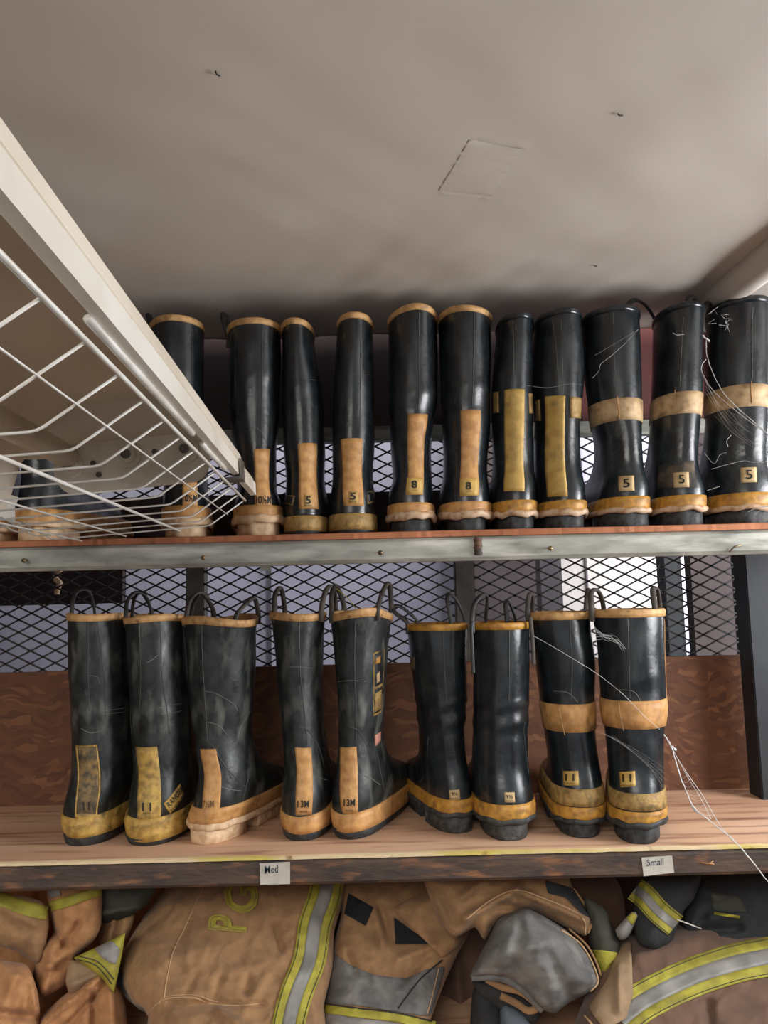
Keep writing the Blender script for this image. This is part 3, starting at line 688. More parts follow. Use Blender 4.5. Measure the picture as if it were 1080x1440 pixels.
b.patch('strip_border', [(107, 1048), (136, 1047), (136, 1050), (107, 1051)], M_yelold, .0018, 6, 2, st); b.patch('strip_border', [(134.5, 1048), (136.5, 1048), (136.5, 1151), (134.5, 1151)], M_yelold, .0018, 2, 14, st)
b.patch('strip_border', [(107, 1144), (136, 1144), (136, 1151), (106, 1151)], M_yelold, .0018, 6, 3, st); b.patch('strip_border', [(107, 1048), (109, 1048), (108.5, 1151), (106.5, 1151)], M_yelold, .0018, 2, 14, st)
b.text('11', [(117, 1127), (126, 1127), (126, 1139), (117, 1139)], parent=st, off=.003, bold=.012); b.text('WIDE', [(117, 1140.5), (126, 1140.5), (126, 1142.5), (117, 1142.5)], parent=st, off=.003, bold=0)
b.line([(124, 865), (124, 950), (126, 1000)], M_seam, .0006); b.line([(136, 865), (146, 950), (148, 1010)], M_seam, .0006)
b.line([(144, 1000), (160, 998), (175, 995)], M_scuff, .0006); b.line([(146, 1004), (160, 1003), (175, 1001)], M_scuff, .0005); b.line([(114, 1024), (125, 1030), (140, 1028), (150, 1018)], M_scuff, .0007); b.line([(124, 950), (137, 952), (140, 962)], M_scuff, .0005)
b.loop([(101, 860, .06), (104, 838, 0), (115, 829, 0), (127, 834, 0), (133, 860, .11)], M_loop)
b = lower('dusty black boot with yellow 11 strip and diagonal maker label', [(866, 178, 257), (910, 180, 259), (960, 182, 261), (1020, 184, 264), (1080, 187, 264), (1125, 185, 264), (1148, 181, 260)], (184, 250, 1187), yaw=-6, m=M_old, seed=22, rimwave=.002, bumps=((.21, .012, .002, 0, 2),))
b.body(); b.rim(M_rim); b.sole_flush(.007, .044, M_yelold, M_sole, .005)
st = b.patch('heel_strip', [(191, 1050), (221, 1050), (225, 1152), (193, 1154)], M_wornyel)
b.text('11', [(201, 1128), (213, 1128), (213, 1140), (201, 1140)], parent=st, off=.003, bold=.012); b.text('WIDE', [(202, 1141.5), (212, 1141.5), (212, 1143.5), (202, 1143.5)], parent=st, off=.003, bold=0)
lb = b.patch('maker_label', [(230, 1130), (253, 1102), (257.5, 1113), (236.5, 1142)], M_wornyel, .0014, 8, 5)
b.text('RANGER', [(233, 1129), (253.5, 1104), (256, 1111), (237, 1136)], parent=lb, off=.003, bold=.012)
lb2 = b.patch('maker_label_strip', [(237, 1140), (257, 1112.5), (258.5, 1116.5), (239, 1144)], M_wornyel, .0014, 8, 3)
b.text('SHOE-FIT', [(238.5, 1139), (256.8, 1114), (257.8, 1116.5), (239.5, 1142)], parent=lb2, off=.003, bold=.01)
b.line([(225, 868), (228, 950), (235, 1000), (238, 1050)], M_seam, .0006); b.line([(196, 868), (198, 950), (196, 1000)], M_seam, .0006)
b.line([(222, 996), (240, 992), (256, 989)], M_scuff, .0006); b.line([(226, 1004), (240, 1003), (256, 999)], M_scuff, .0005); b.line([(206, 932), (214, 928), (222, 921)], M_scuff, .0007)
b.loop([(177, 866, .04), (179, 846, 0), (190, 833, 0), (205, 838, 0), (212, 858, .10)], M_loop); b.loop([(186, 862, .06), (189, 842, 0), (199, 834, 0), (213, 858, .12)], M_loop, .0036)
b = lower('dark green-black boot with cream sole and faded 7½M strip, toe turned right', [(869, 258, 362), (900, 260, 358), (960, 262, 355), (1000, 265, 352), (1050, 273, 350), (1085, 278, 354), (1120, 277, 353), (1145, 270, 346)], (270, 334, 1185), yaw=-24, m=M_old, seed=23, rimwave=.004, foot=.275, bumps=((.18, .02, -.002, 1, 1),))
b.body(); b.rim(M_rim, .0125); b.sole_heeled(.024, .036, .060, M_tan, M_cream, M_cream, .004, .004)
st = b.patch('heel_strip', [(282, 1053), (304, 1053), (306, 1146), (282, 1147)], M_tan)
b.text('7½M', [(285.5, 1125), (301, 1125), (301, 1135), (285.5, 1135)], M_inkfade, parent=st, bold=.02); b.text('WIDE', [(286, 1141), (296, 1141), (296, 1143.5), (286, 1143.5)], M_inkfade, parent=st, bold=0)
b.line([(283, 1036), (300, 1050), (320, 1082), (345, 1108)], M_seam, .0008); b.line([(284, 875), (286, 950), (292, 1045)], M_seam, .0006)
b.line([(288, 972), (305, 976), (328, 990), (334, 1000)], M_scuff, .0005); b.line([(290, 1015), (310, 1022), (330, 1046), (340, 1020), (352, 1000)], M_scuff, .0006); b.line([(350, 1080), (346, 1108), (340, 1130)], M_seam, .0006); b.line([(290, 1088), (310, 1106), (340, 1112)], M_scuff, .0006)
b.loop([(262, 866, .03), (268, 843, 0), (284, 834, 0), (300, 858, .11)], M_loopgrey, .005); b.loop([(332, 866, .02), (345, 850, 0), (358, 842, 0), (363, 862, .09)], M_loopgrey, .005)
b.loop([(270, 858, .09), (278, 838, 0), (290, 836, 0), (298, 858, .13)], M_loop, .004)
b = lower('slim black boot with orange-tan 13M strip, left of the 13M pair', [(864, 382, 460), (900, 386, 456), (950, 389, 453), (1000, 393, 454), (1040, 397, 457), (1080, 399, 461), (1110, 397, 464), (1140, 397, 464)], (399, 463, 1180), yaw=-5, m=M_old, seed=24, tilt=.004, rimwave=.003)
b.body(M_lin); b.rim(M_rim, .0115); b.sole_flush(.012, .040, M_tan, M_sole, .005)
st = b.patch('heel_strip', [(415, 1051), (437, 1051), (438, 1145), (416, 1146)], M_tan)
b.text('13M', [(418.5, 1125), (434, 1125), (434, 1135), (418.5, 1135)], parent=st); b.text('WIDE', [(421.5, 1139.5), (432, 1139.5), (432, 1142.5), (421.5, 1142.5)], parent=st, bold=0)
b.line([(421, 870), (422, 940), (428, 1000), (432, 1048)], M_seam, .0008); b.line([(420, 1023), (432, 1026), (448, 1050), (456, 1080)], M_seam, .0008); b.line([(400, 938), (420, 938), (440, 940)], M_scuff, .0005); b.line([(438, 1088), (450, 1094), (460, 1097)], M_scuff, .0006)
b.loop([(386, 860, .03), (387, 836, 0), (395, 827, 0), (400, 852, .10)], M_loopgrey, .005); b.loop([(452, 858, .02), (457, 834, 0), (464, 824, 0), (470, 830, 0), (472, 848, .10)], M_loopgrey, .005)
b = lower('black boot with 13M strip and tall side label, toe turned right', [(861, 464, 550), (900, 467, 546), (950, 470, 543), (1000, 473, 540), (1040, 473, 537), (1080, 469, 539), (1120, 467, 541), (1140, 468, 540)], (470, 535, 1178), yaw=-22, m=M_old, seed=25, tilt=.004, rimwave=.004, bumps=((.16, .02, -.002, 1, 1),))
b.body(M_lin); b.rim(M_rim, .0125); b.sole_flush(.012, .042, M_tan, M_sole, .006)
st = b.patch('heel_strip', [(479, 1050), (501, 1050), (503, 1144), (482, 1143)], M_tan)
b.text('13M', [(484, 1123), (499, 1123), (499, 1133), (484, 1133)], parent=st); b.text('WIDE', [(486.5, 1138), (497, 1138), (497, 1141), (486.5, 1141)], parent=st, bold=0)
sl = b.patch('side_label', [(525, 919), (540, 911), (537, 1000), (525, 1007)], M_wornyel, .0009, 4, 10)
b.patch('side_label_field', [(526, 920.5), (539, 913.5), (536.2, 998), (526, 1004)], M_old, .0014, 4, 10, sl)
b.patch('side_label_emblem', [(528, 926), (534, 922), (534, 932), (527, 934)], M_yel, .0018, 3, 3, sl); b.patch('side_label_emblem', [(529, 948), (533, 944), (533, 958), (529, 961)], M_tanpale, .0018, 3, 3, sl)
b.patch('side_label_block', [(527, 975), (536, 969), (535, 996), (527, 1001)], M_olive, .0017, 3, 4, sl); b.patch('side_label_block', [(527, 966), (537, 960), (537, 964), (527, 970)], M_olive, .0017, 3, 3, sl)
b.patch('pink_tag', [(527.5, 1034), (535, 1029), (535, 1041), (528, 1049)], mat('pink_tag', (214, 160, 140), (196, 128, 110), 60), .0014, 3, 3)
b.line([(500, 872), (499, 950), (500, 1046)], M_seam, .0007); b.line([(491, 1023), (502, 1026), (512, 1040), (517, 1055)], M_seam, .0008); b.line([(530, 1060), (536, 1090), (540, 1112)], M_seam, .0007); b.line([(472, 960), (490, 957), (515, 958)], M_scuff, .0005); b.line([(504, 1088), (520, 1094), (536, 1104)], M_scuff, .0006)
b.loop([(466, 860, .03), (467, 832, 0), (473, 824, 0), (483, 848, .10)], M_loopgrey, .005); b.loop([(531, 856, .01), (540, 828, 0), (547, 821, 0), (550, 846, .08)], M_loopgrey, .005)
T_ = [b.loc(P(x, y, b.o.y + d)) for x, y, d in ((472, 827, .05), (486, 838, .04), (496, 850, .03), (505, 864, -.001), (503, 872, -.003))]
tube('yellow_string', catmull(T_, 6), .0007, M_lime0, b.root, 5)
def pvc(label, rows, heel, lab, zf, seed, tx, **k):
    b = lower(label, rows, heel, seed=seed, bumps=((.213, .0045, .0022, .4, 2), (.203, .005, -.0016, .3, 2), (.181, .007, .0026, .5, 2), (.165, .008, -.0014, .4, 2)), **k); b.body(); b.rim(M_yel, .011)
    b.sole_heeled(.026, .036, zf, M_yel, M_solegrey, M_solegrey, .004, .004)
    lb = b.patch('size_label', lab, M_lblpale, .0014, 4, 4); b.text('9½', tx, parent=lb, off=.0024, bold=.02)
    x0 = tx[0][0]; x1 = tx[1][0]; y = lab[3][1] - 3.5
    b.text('MEDIUM', [(x0 - .5, y), (x1 + .5, y), (x1 + .5, y + 1.6), (x0 - .5, y + 1.6)], parent=lb, off=.0024, bold=0); return b
b = pvc('glossy black boot marked 9½ with ankle creases, toe turned left', [(877, 572, 658), (920, 577, 658), (980, 585, 659), (1020, 590, 657), (1060, 595, 658), (1095, 598, 661), (1130, 600, 664)], (600, 661, 1170), [(632, 1111), (646, 1110), (647, 1124), (633, 1125)], .056, 26, [(635, 1113.5), (643, 1113), (643.5, 1118.5), (635.5, 1119)], yaw=17, foot=.27)
b.line([(622, 880), (625, 940), (628, 990)], M_seam); b.line([(603, 1035), (600, 1070), (590, 1100)], M_seam, .0006)
b.loop([(573, 876, .05), (556, 862, 0), (553, 853, 0), (565, 854, 0), (586, 873, .08)], M_loop); b.loop([(634, 872, .05), (629, 842, 0), (634, 837, 0), (643, 846, 0), (653, 871, .09)], M_loop)
b.patch('side_tag', [(577, 923), (583, 924), (583, 941), (578, 942)], M_worn, .0012, 3, 3)
b = pvc('glossy black boot marked 9½ with ankle creases, facing straight back', [(875, 663, 744), (920, 666, 745), (980, 666, 745), (1020, 666, 744), (1060, 666, 744), (1090, 666, 746), (1125, 668, 750)], (680, 744, 1180), [(709, 1114), (723, 1114), (724, 1128), (710, 1128)], .058, 27, [(712, 1117), (720.5, 1117), (720.5, 1122.5), (712, 1122.5)], yaw=3)
b.line([(716, 880), (716, 940), (716, 990)], M_seam); b.line([(738, 1015), (740, 1060), (744, 1090)], M_seam, .0006)
b.loop([(664, 870, .03), (667, 850, 0), (678, 837, 0), (685, 840, 0), (683, 868, .09)], M_loop); b.loop([(713, 869, .06), (711, 851, 0), (716, 847, 0), (724, 868, .09)], M_loop)
b.loop([(665, 930, -.004), (664, 905, 0), (663, 885, 0), (665, 874, .0)], M_loop, .003)
def banded(label, rows, heel, bz, oz, yz, lab, tx, seed, **k):
    b = lower(label, rows, heel, seed=seed, **k); b.body(); b.rim(M_rim, .012)
    zz = lambda py: zp(b, (heel[0] + heel[1]) / 2, py)
    b.sole_heeled(.024, max(.032, zz(yz[1])), zz(yz[0]) + .002, M_yel, M_sole, M_sole, .004, .0045)
    b.band('ankle_band', zz(oz[1]), zz(oz[0]), M_olive, .0018); b.band('leg_band', zz(bz[1]), zz(bz[0]), M_tan, .0018)
    lb = b.patch('size_label', lab, M_gold, .0014, 5, 5); b.text('11', tx, parent=lb, off=.0024, bold=.012)
    x0, x1, y = lab[0][0] + 4, lab[1][0] - 4, lab[3][1] - 4
    b.text('MEDIUM', [(x0, y), (x1, y), (x1, y + 1.8), (x0, y + 1.8)], parent=lb, off=.0024, bold=0); return b
b = banded('black boot with tan leg band and olive ankle band marked 11, left of the pair', [(861, 742, 828), (890, 746, 831), (930, 754, 837), (985, 760, 837), (1030, 767, 838), (1060, 772, 841), (1090, 775, 845), (1115, 774, 848)], (785, 845, 1176), (992, 1032), (1111, 1135), (1138, 1151), [(792, 1084), (813, 1084), (814, 1104), (793, 1104)], [(796, 1087.5), (808, 1087.5), (808, 1097.5), (796, 1097.5)], 28, yaw=-2, bumps=((.10, .02, .0, 0, 1), (.235, .02, -.0016, 0, 2)))
b.line([(801, 866), (803, 910), (803, 988)], M_seam); b.line([(787, 994), (790, 1012), (795, 1034)], M_tanpale, .0008, .002, 'band_seam'); b.line([(777, 972), (798, 974), (813, 988)], M_scuff, .0006)
b.loop([(742, 858, .04), (744, 838, 0), (748, 837, 0), (749, 860, .09)], M_loopgrey, .0045); b.loop([(824, 858, .05), (826, 836, 0), (829, 830, 0), (834, 856, .10)], M_loopgrey, .0045)
b.loop([(750, 918, -.002), (749, 900, 0), (747, 880, 0), (746, 868, .01)], M_loopgrey, .0035)
b = banded('black boot with tan leg band and olive ankle band marked 11, right of the pair', [(857, 831, 931), (890, 837, 932), (930, 841, 933), (990, 844, 936), (1030, 850, 933), (1070, 853, 933), (1100, 855, 933), (1125, 855, 935)], (862, 925, 1184), (987, 1027), (1117, 1140), (1144, 1156), [(871, 1085), (893, 1084), (894, 1105), (873, 1107)], [(876, 1088.5), (888, 1088), (888.5, 1098.5), (876.5, 1099)], 29, yaw=-14, bumps=((.255, .012, .0016, 0, 2), (.235, .015, -.002, 0, 2)))
b.line([(882, 862), (884, 920), (886, 985)], M_seam); b.line([(871, 987), (873, 1005), (878, 1028)], M_tanpale, .0008, .002, 'band_seam'); b.line([(866, 970), (890, 972), (902, 988)], M_scuff, .0006); b.line([(935, 870), (937, 940), (938, 990)], M_tan, .0008)
b.loop([(832, 857, .03), (831, 835, 0), (838, 829, 0), (845, 838, 0), (849, 856, .11)], M_loopgrey, .005); b.loop([(921, 855, .05), (918, 829, 0), (925, 830, 0), (928, 855, .09)], M_loopgrey, .005)
# ------------------------------------------------------------------ coats heaped below the lower shelf
M_khaki = mat('canvas_khaki', (158, 121, 83), (138, 104, 70), 50, 0.9, 0.25, 200, c3=(112, 83, 57), s3=22, lo3=.50, hi3=.8, sheen=.1)
M_otan = mat('canvas_orange_tan', (180, 132, 87), (158, 112, 72), 46, 0.9, 0.2, 200, c3=(132, 92, 62), s3=20, lo3=.52, hi3=.8, sheen=.1)
M_brown = mat('canvas_brown', (108, 82, 66), (92, 70, 57), 26, 0.9, 0.2, 160, sheen=.1)
M_pale = mat('canvas_pale_khaki', (156, 130, 100), (138, 114, 88), 26, 0.9, 0.2, 160)
M_lime = mat('lime_trim', (170, 162, 58), (136, 128, 48), 40, 0.75, 0.2, 200, c3=(120, 112, 52), s3=14, lo3=.58, hi3=.8)
M_silver = mat('silver_reflective', (146, 143, 138), (118, 116, 112), 24, 0.55, 0.15, 60)
M_leather = mat('grey_leather', (108, 106, 102), (84, 84, 84), 22, 0.8, 0.4, 60, c3=(132, 129, 123), s3=34, lo3=.46, hi3=.8)
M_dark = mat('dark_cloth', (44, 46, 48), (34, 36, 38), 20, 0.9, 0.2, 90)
M_dkolive = mat('dark_olive_cloth', (66, 66, 56), (52, 52, 46), 20, 0.9, 0.2, 90)
M_velcro = mat('hook_and_loop_black', (20, 22, 26), (28, 30, 34), 80, 1.0, 0.3, 300)
M_thread = mat('tan_thread', (186, 152, 114), rough=.9)
M_bluegrey = mat('blue_grey_cloth', (96, 106, 116), (76, 84, 94), 20, .9, .2, 90)
def seg_d(px, py, a, b):
    dx, dy = b[0] - a[0], b[1] - a[1]; L = dx * dx + dy * dy
    t = 0 if L == 0 else max(0, min(1, ((px - a[0]) * dx + (py - a[1]) * dy) / L))
    return math.hypot(px - a[0] - t * dx, py - a[1] - t * dy)
def inside(px, py, pl):
    r = False; n = len(pl)
    for i in range(n):
        a, b = pl[i], pl[i - 1]
        if (a[1] > py) != (b[1] > py) and px < (b[0] - a[0]) * (py - a[1]) / (b[1] - a[1]) + a[0]: r = not r
    return r
def smooth_loop(pts, step=6, k=.5):
    out = []; n = len(pts)
    for i in range(n):
        a, b, c, d = [Vector(pts[(i + j) % n] + (0,)) for j in (-1, 0, 1, 2)]
        m = max(2, int((c - b).length / step))
        for q in range(m):
            t = q / m
            h = ((2 * t ** 3 - 3 * t * t + 1) * b + (t ** 3 - 2 * t * t + t) * (c - a) * .5 * k + (-2 * t ** 3 + 3 * t * t) * c + (t ** 3 - t * t) * (d - b) * .5 * k)
            out.append((h.x, h.y))
    return out
def tri(loop, step):
    x0 = min(p[0] for p in loop); x1 = max(p[0] for p in loop); y0 = min(p[1] for p in loop); y1 = max(p[1] for p in loop)
    pts = [Vector(p) for p in loop]; n = len(pts); j = 0; y = y0
    while y < y1:
        x = x0 + (step / 2 if j % 2 else 0)
        while x < x1:
            if inside(x, y, loop) and min(seg_d(x, y, loop[i], loop[i - 1]) for i in range(n)) > step * .45: pts.append(Vector((x, y)))
            x += step
        y += step * .87; j += 1
    r = delaunay_2d_cdt(pts, [(i, (i + 1) % n) for i in range(n)], [], 1, 1e-4)
    return [(v.x, v.y) for v in r[0]], [tuple(f) for f in r[2]], n
class Cloth:
    def __init__(s, root, name, outline, Y0, m, bulge=.03, rad=26, folds=(), tilt=-.02, wob=.006, ws=.018, thick=.035, step=4.5, seed=0, k=.6, crk=.0032):
        s.crk = crk
        s.loop = smooth_loop(outline, 6, k); s.Y0 = Y0; s.bulge = bulge; s.rad = rad; s.folds = folds; s.tilt = tilt; s.wob = wob; s.ws = ws; s.seed = seed; s.root = root
        ps, tr, n = tri(s.loop, step)
        T = -root.location
        vs = [P(x, y, s.D(x, y)) + T for x, y in ps]; N = len(vs)
        vs += [P(x, y, Y0 + s.tilt * (y - 1340) / 100 + thick) + T for x, y in ps]
        fs = []
        for f in tr: fs.append(tuple(reversed(f))); fs.append(tuple(i + N for i in f))
        # boundary edges
        cnt = {}
        for f in tr:
            for a, b in zip(f, f[1:] + f[:1]): cnt[(a, b)] = 1
        for (a, b) in list(cnt):
            if (b, a) not in cnt: fs.append((a, b, b + N, a + N))
        s.ob = mk(name, vs, fs, m, root)
    def D(s, x, y):
        n = len(s.loop)
        d = min(seg_d(x, y, s.loop[i], s.loop[i - 1]) for i in range(n)) if inside(x, y, s.loop) else 0
        t = min(1, d / s.rad); f = math.sqrt(max(0, 1 - (1 - t) ** 2))
        Y = s.Y0 + s.tilt * (y - 1340) / 100 - s.bulge * f
        for a, b, wd, am in s.folds:
            q = seg_d(x, y, a, b) / wd
            if q < 3: Y -= 1.5 * am * math.exp(-q * q)
        nz = noise.noise((x * s.ws + s.seed * 5, y * s.ws, s.seed)); nz2 = 1 - abs(noise.noise((x * s.ws * 1.3 + 9, y * s.ws * 2.1 + s.seed, 3))) * 2
        w1 = noise.noise((x * .030 + y * .016 + s.seed, y * .022 - x * .010, s.seed * 2.3)); w1 = 1 - abs(w1) * 2.2
        w2 = noise.noise((x * .11 - y * .05 + s.seed, y * .07 + x * .02, s.seed * 1.1)); w2 = 1 - abs(w2) * 2
        return Y - s.wob * (nz + .6 * nz2) * (.3 + .7 * t) - s.crk * (w1 ** 3 if w1 > 0 else w1 * .3) - s.crk * .10 * w2
    def poly(s, name, outline, m, off=.003, step=5, k=.3, parent=None, bulge=0, rad=10, th=.003):
        lp = smooth_loop(outline, 5, k); ps, tr, n = tri(lp, step); T = -s.root.location
        def dd(x, y): return min(1, min(seg_d(x, y, lp[i], lp[i - 1]) for i in range(n)) / rad) if bulge else 0
        vs = [P(x, y, s.D(x, y) - off - bulge * math.sqrt(dd(x, y))) + T for x, y in ps]; N = len(vs); vs += [P(x, y, s.D(x, y) - off + th) + T for x, y in ps]
        fs = []; cnt = set()
        for f in tr:
            fs.append(tuple(reversed(f))); fs.append(tuple(i + N for i in f))
            for a, b in zip(f, f[1:] + f[:1]): cnt.add((a, b))
        for a, b in cnt:
            if (b, a) not in cnt: fs.append((a, b, b + N, a + N))
        return mk(name, vs, fs, m, parent or s.ob)
    def strip(s, name, pts, a, b, m, off=.0035, n=4, parent=None, th=.004):
        c = catmull([Vector((p[0], p[1], 0)) for p in pts], 10); T = -s.root.location; vs, fs = [], []
        for i, p in enumerate(c):
            t = (c[min(i + 1, len(c) - 1)] - c[max(i - 1, 0)]).normalized(); nn = Vector((-t.y, t.x, 0))
            row = []
            for j in range(n + 1):
                q = p + nn * (a + (b - a) * j / n); row.append((q.x, q.y, off))
            row = [(row[0][0], row[0][1], off - th)] + row + [(row[-1][0], row[-1][1], off - th)]
            for x, y, o in row: vs.append(P(x, y, s.D(x, y) - o) + T)
        W = n + 3
        for i in range(len(c) - 1):
            for j in range(W - 1): fs.append((i * W + j, i * W + j + 1, (i + 1) * W + j + 1, (i + 1) * W + j))
        return mk(name, vs, fs, m, parent or s.ob)
    def stripe3(s, pts, hw, inner, **k):
        s.strip('lime_trim', pts, -hw, -inner, M_lime, **k); s.strip('reflective_strip', pts, -inner, inner, M_silver, off=.0042)
        s.strip('lime_trim', pts, inner, hw, M_lime, **k)
        s.line('stitching', pts_off(pts, -hw * .86), M_dkolive, .0006, .0045); s.line('stitching', pts_off(pts, hw * .86), M_dkolive, .0006, .0045)
    def line(s, name, pts, m, r=.0008, off=.0012, parent=None):
        c = catmull([Vector((p[0], p[1], 0)) for p in pts], 8); T = -s.root.location
        return tube(name, [P(p.x, p.y, s.D(p.x, p.y) - off) + T for p in c], r, m, parent or s.ob, 5)
def pts_off(pts, o):
    c = [Vector((p[0], p[1], 0)) for p in pts]; out = []
    for i, p in enumerate(c):
        t = (c[min(i + 1, len(c) - 1)] - c[max(i - 1, 0)]).normalized(); q = p + Vector((-t.y, t.x, 0)) * o; out.append((q.x, q.y))
    return out
def coat(name, px, py, label, cat='coat'): return thing(name, P(px, py, 1.36) * 1, label, cat, 'turnout gear heaped under the lower shelf')

# gear lying at the back of the heap
t = coat('tan_turnout_coat', 110, 1480, 'shaded tan coat lying behind the crumpled sleeves at lower left')
Cloth(t, 'coat_body', [(-40, 1240), (60, 1244), (150, 1236), (236, 1240), (214, 1330), (215, 1420), (225, 1496), (-40, 1496)], 1.56, M_otan, .03, 30, [((60, 1300), (75, 1360), 8, .012), ((150, 1340), (170, 1420), 8, .012), ((110, 1300), (130, 1380), 6, -.01)], seed=41, crk=.008)
t = coat('brown_turnout_coat', 690, 1470, 'dark brown canvas coat behind the grey leather sleeve')
Cloth(t, 'coat_body', [(560, 1232), (700, 1228), (860, 1232), (880, 1300), (860, 1400), (850, 1496), (585, 1496), (600, 1420), (630, 1340)], 1.56, M_brown, .03, 40, [((640, 1350), (655, 1480), 10, .012), ((690, 1400), (640, 1480), 8, .01)], seed=11)
t = coat('khaki_turnout_coat', 20, 1340, 'khaki coat hem with lime trim at the far left under the shelf')
c = Cloth(t, 'coat_body', [(-40, 1246), (10, 1255), (60, 1268), (69, 1298), (56, 1355), (22, 1337), (-40, 1316)], 1.35, M_khaki, .022, 22, [((0, 1275), (50, 1300), 8, .006)], seed=1)
c.strip('lime_trim', [(-38, 1258), (5, 1268), (35, 1279), (66, 1286)], -12, 8, M_lime); c.line('stitching', [(-38, 1264), (5, 1274), (35, 1285), (64, 1291)], M_thread)
t = coat('orange_tan_turnout_coat', 60, 1480, 'orange-tan coat with crumpled sleeve in the lower left corner')
c = Cloth(t, 'sleeve', [(66, 1238), (140, 1236), (142, 1300), (130, 1325), (108, 1345), (92, 1384), (60, 1402), (46, 1372), (58, 1330), (76, 1310)], 1.37, M_otan, .035, 26, [((68, 1300), (95, 1330), 5, -.012), ((110, 1300), (74, 1350), 5, -.014), ((75, 1345), (62, 1390), 6, .012), ((95, 1350), (60, 1375), 6, -.01)], seed=2, wob=.008, ws=.03, crk=.006)
c.strip('lime_trim', [(69, 1276), (100, 1266), (141, 1252)], -7, 7, M_lime); c.strip('reflective_strip', [(68, 1256), (84, 1253)], -7, 7, M_silver); c.line('stitching', [(70, 1279), (100, 1269), (140, 1256)], M_thread)
Cloth(t, 'coat_body', [(-40, 1335), (0, 1350), (38, 1357), (52, 1392), (56, 1430), (40, 1496), (-40, 1496)], 1.34, M_otan, .04, 34, [((45, 1360), (50, 1420), 5, .012), ((0, 1425), (50, 1430), 7, -.012), ((20, 1375), (0, 1440), 10, .008)], seed=3, wob=.008, crk=.006)
c = Cloth(t, 'coat_skirt', [(58, 1432), (92, 1398), (138, 1366), (168, 1392), (178, 1425), (170, 1496), (40, 1496)], 1.36, M_otan, .03, 22, [((140, 1375), (60, 1440), 4, .012), ((150, 1385), (80, 1455), 4, -.012), ((132, 1400), (132, 1470), 4, -.014), ((155, 1400), (160, 1470), 8, .010)], seed=4, crk=.006)
t = coat('folded_leather_hem', 115, 1395, 'small grey-brown leather hem poking out below the lime cuff', 'cuff')
Cloth(t, 'leather_hem', [(92, 1378), (100, 1350), (135, 1358), (142, 1372), (112, 1396), (98, 1398)], 1.345, M_pale, .014, 14, [((100, 1385), (138, 1370), 5, .006)], seed=31)
t = coat('reflective_cuff', 150, 1395, 'lime and silver cuff corner lying beside the PG coat', 'cuff')
c = Cloth(t, 'cuff', [(104, 1347), (140, 1330), (176, 1312), (170, 1350), (160, 1397), (146, 1379), (128, 1364)], 1.325, M_lime, .014, 14, seed=5, k=.2)
c.poly('reflective_strip', [(133, 1334), (157, 1323), (169, 1336), (163, 1356), (147, 1350)], M_silver, .002); c.line('stitching', [(108, 1349), (135, 1358), (157, 1384)], M_dkolive); c.line('stitching', [(112, 1345), (138, 1353), (160, 1377)], M_dkolive)
t = coat('dark_bundle', 175, 1290, 'small dark grey folded cloth left of the PG coat', 'cloth')
c = Cloth(t, 'bundle', [(140, 1240), (222, 1238), (206, 1272), (182, 1288), (142, 1297)], 1.40, M_dkolive, .03, 22, [((142, 1285), (195, 1275), 4, .01)], seed=6)
Cloth(t, 'tan_inner', [(142, 1292), (188, 1286), (178, 1320), (150, 1330), (138, 1325)], 1.42, M_khaki, .02, 14, [((160, 1292), (152, 1325), 3, .008), ((168, 1292), (162, 1322), 3, -.008)], seed=32)
t = coat('lettered_turnout_coat', 320, 1480, 'big khaki coat lettered PG with a lime and silver stripe')
c = Cloth(t, 'coat_body', [(170, 1352), (186, 1314), (212, 1276), (240, 1244), (310, 1226), (400, 1224), (482, 1226), (484, 1262), (470, 1310), (468, 1360), (456, 1412), (446, 1496), (216, 1496), (208, 1428), (186, 1410), (172, 1384)], 1.41, M_khaki, .085, 70,
   [((195, 1318), (240, 1278), 4, -.010), ((205, 1310), (250, 1270), 6, .006), ((262, 1395), (275, 1372), 5, -.006), ((300, 1400), (312, 1375), 6, -.006), ((345, 1395), (350, 1375), 6, -.006), ((385, 1300), (395, 1335), 6, -.008), ((240, 1410), (370, 1412), 4, -.007), ((310, 1420), (345, 1450), 6, .008), ((375, 1370), (350, 1415), 7, .006), ((230, 1350), (300, 1330), 14, .006)], tilt=-.11, seed=7, wob=.006, ws=.014, crk=.004)
c.stripe3([(462, 1230), (456, 1262), (443, 1300), (435, 1350), (416, 1400), (404, 1450), (400, 1490)], 23, 9)
c.line('seam', [(288, 1242), (262, 1300), (243, 1340), (234, 1380), (231, 1404)], M_thread, .0009, .0005); c.line('seam', [(206, 1428), (230, 1406), (270, 1403), (300, 1412), (340, 1414), (372, 1410)], M_thread, .0009, .0005)
c.line('seam', [(224, 1412), (232, 1402), (272, 1399), (302, 1408), (340, 1410)], M_thread, .0007, .0005)
side = c.poly('leather_edge', [(166, 1350), (176, 1345), (188, 1390), (208, 1424), (196, 1420), (176, 1402), (164, 1380)], M_leather, -.006)
for ch, cx, cy, wd, hh in (('P', 320, 1298, 19, 54), ('G', 339, 1263, 36, 48)):
    for sc, m, off in ((1.0, M_lime, .002), (0.0, M_lime, .002)):
        if sc == 0: continue
        tv, tf, _ = text2d(ch, .03); T = -t.location; vs = []
        for u, v in tv:
            x = cx + (v - .5) * -hh; y = cy - (u - .5) * wd * 1.15 + (v - .5) * -4
            vs.append(P(x, y, c.D(x, y) - .004) + T)
        L = mk('letter', vs, tf, m, c.ob, False)
        tv, tf, _ = text2d(ch, -.035); vs = []
        for u, v in tv:
            uu = .5 + (u - .5) * .86; vv = .5 + (v - .5) * .9
            x = cx + (vv - .5) * -hh; y = cy - (uu - .5) * wd * 1.15 + (vv - .5) * -4
            vs.append(P(x, y, c.D(x, y) - .0052) + T)
        mk('letter_core', vs, tf, mat('letter_core', (150, 128, 66), (130, 104, 66), 60, .9), L, False)
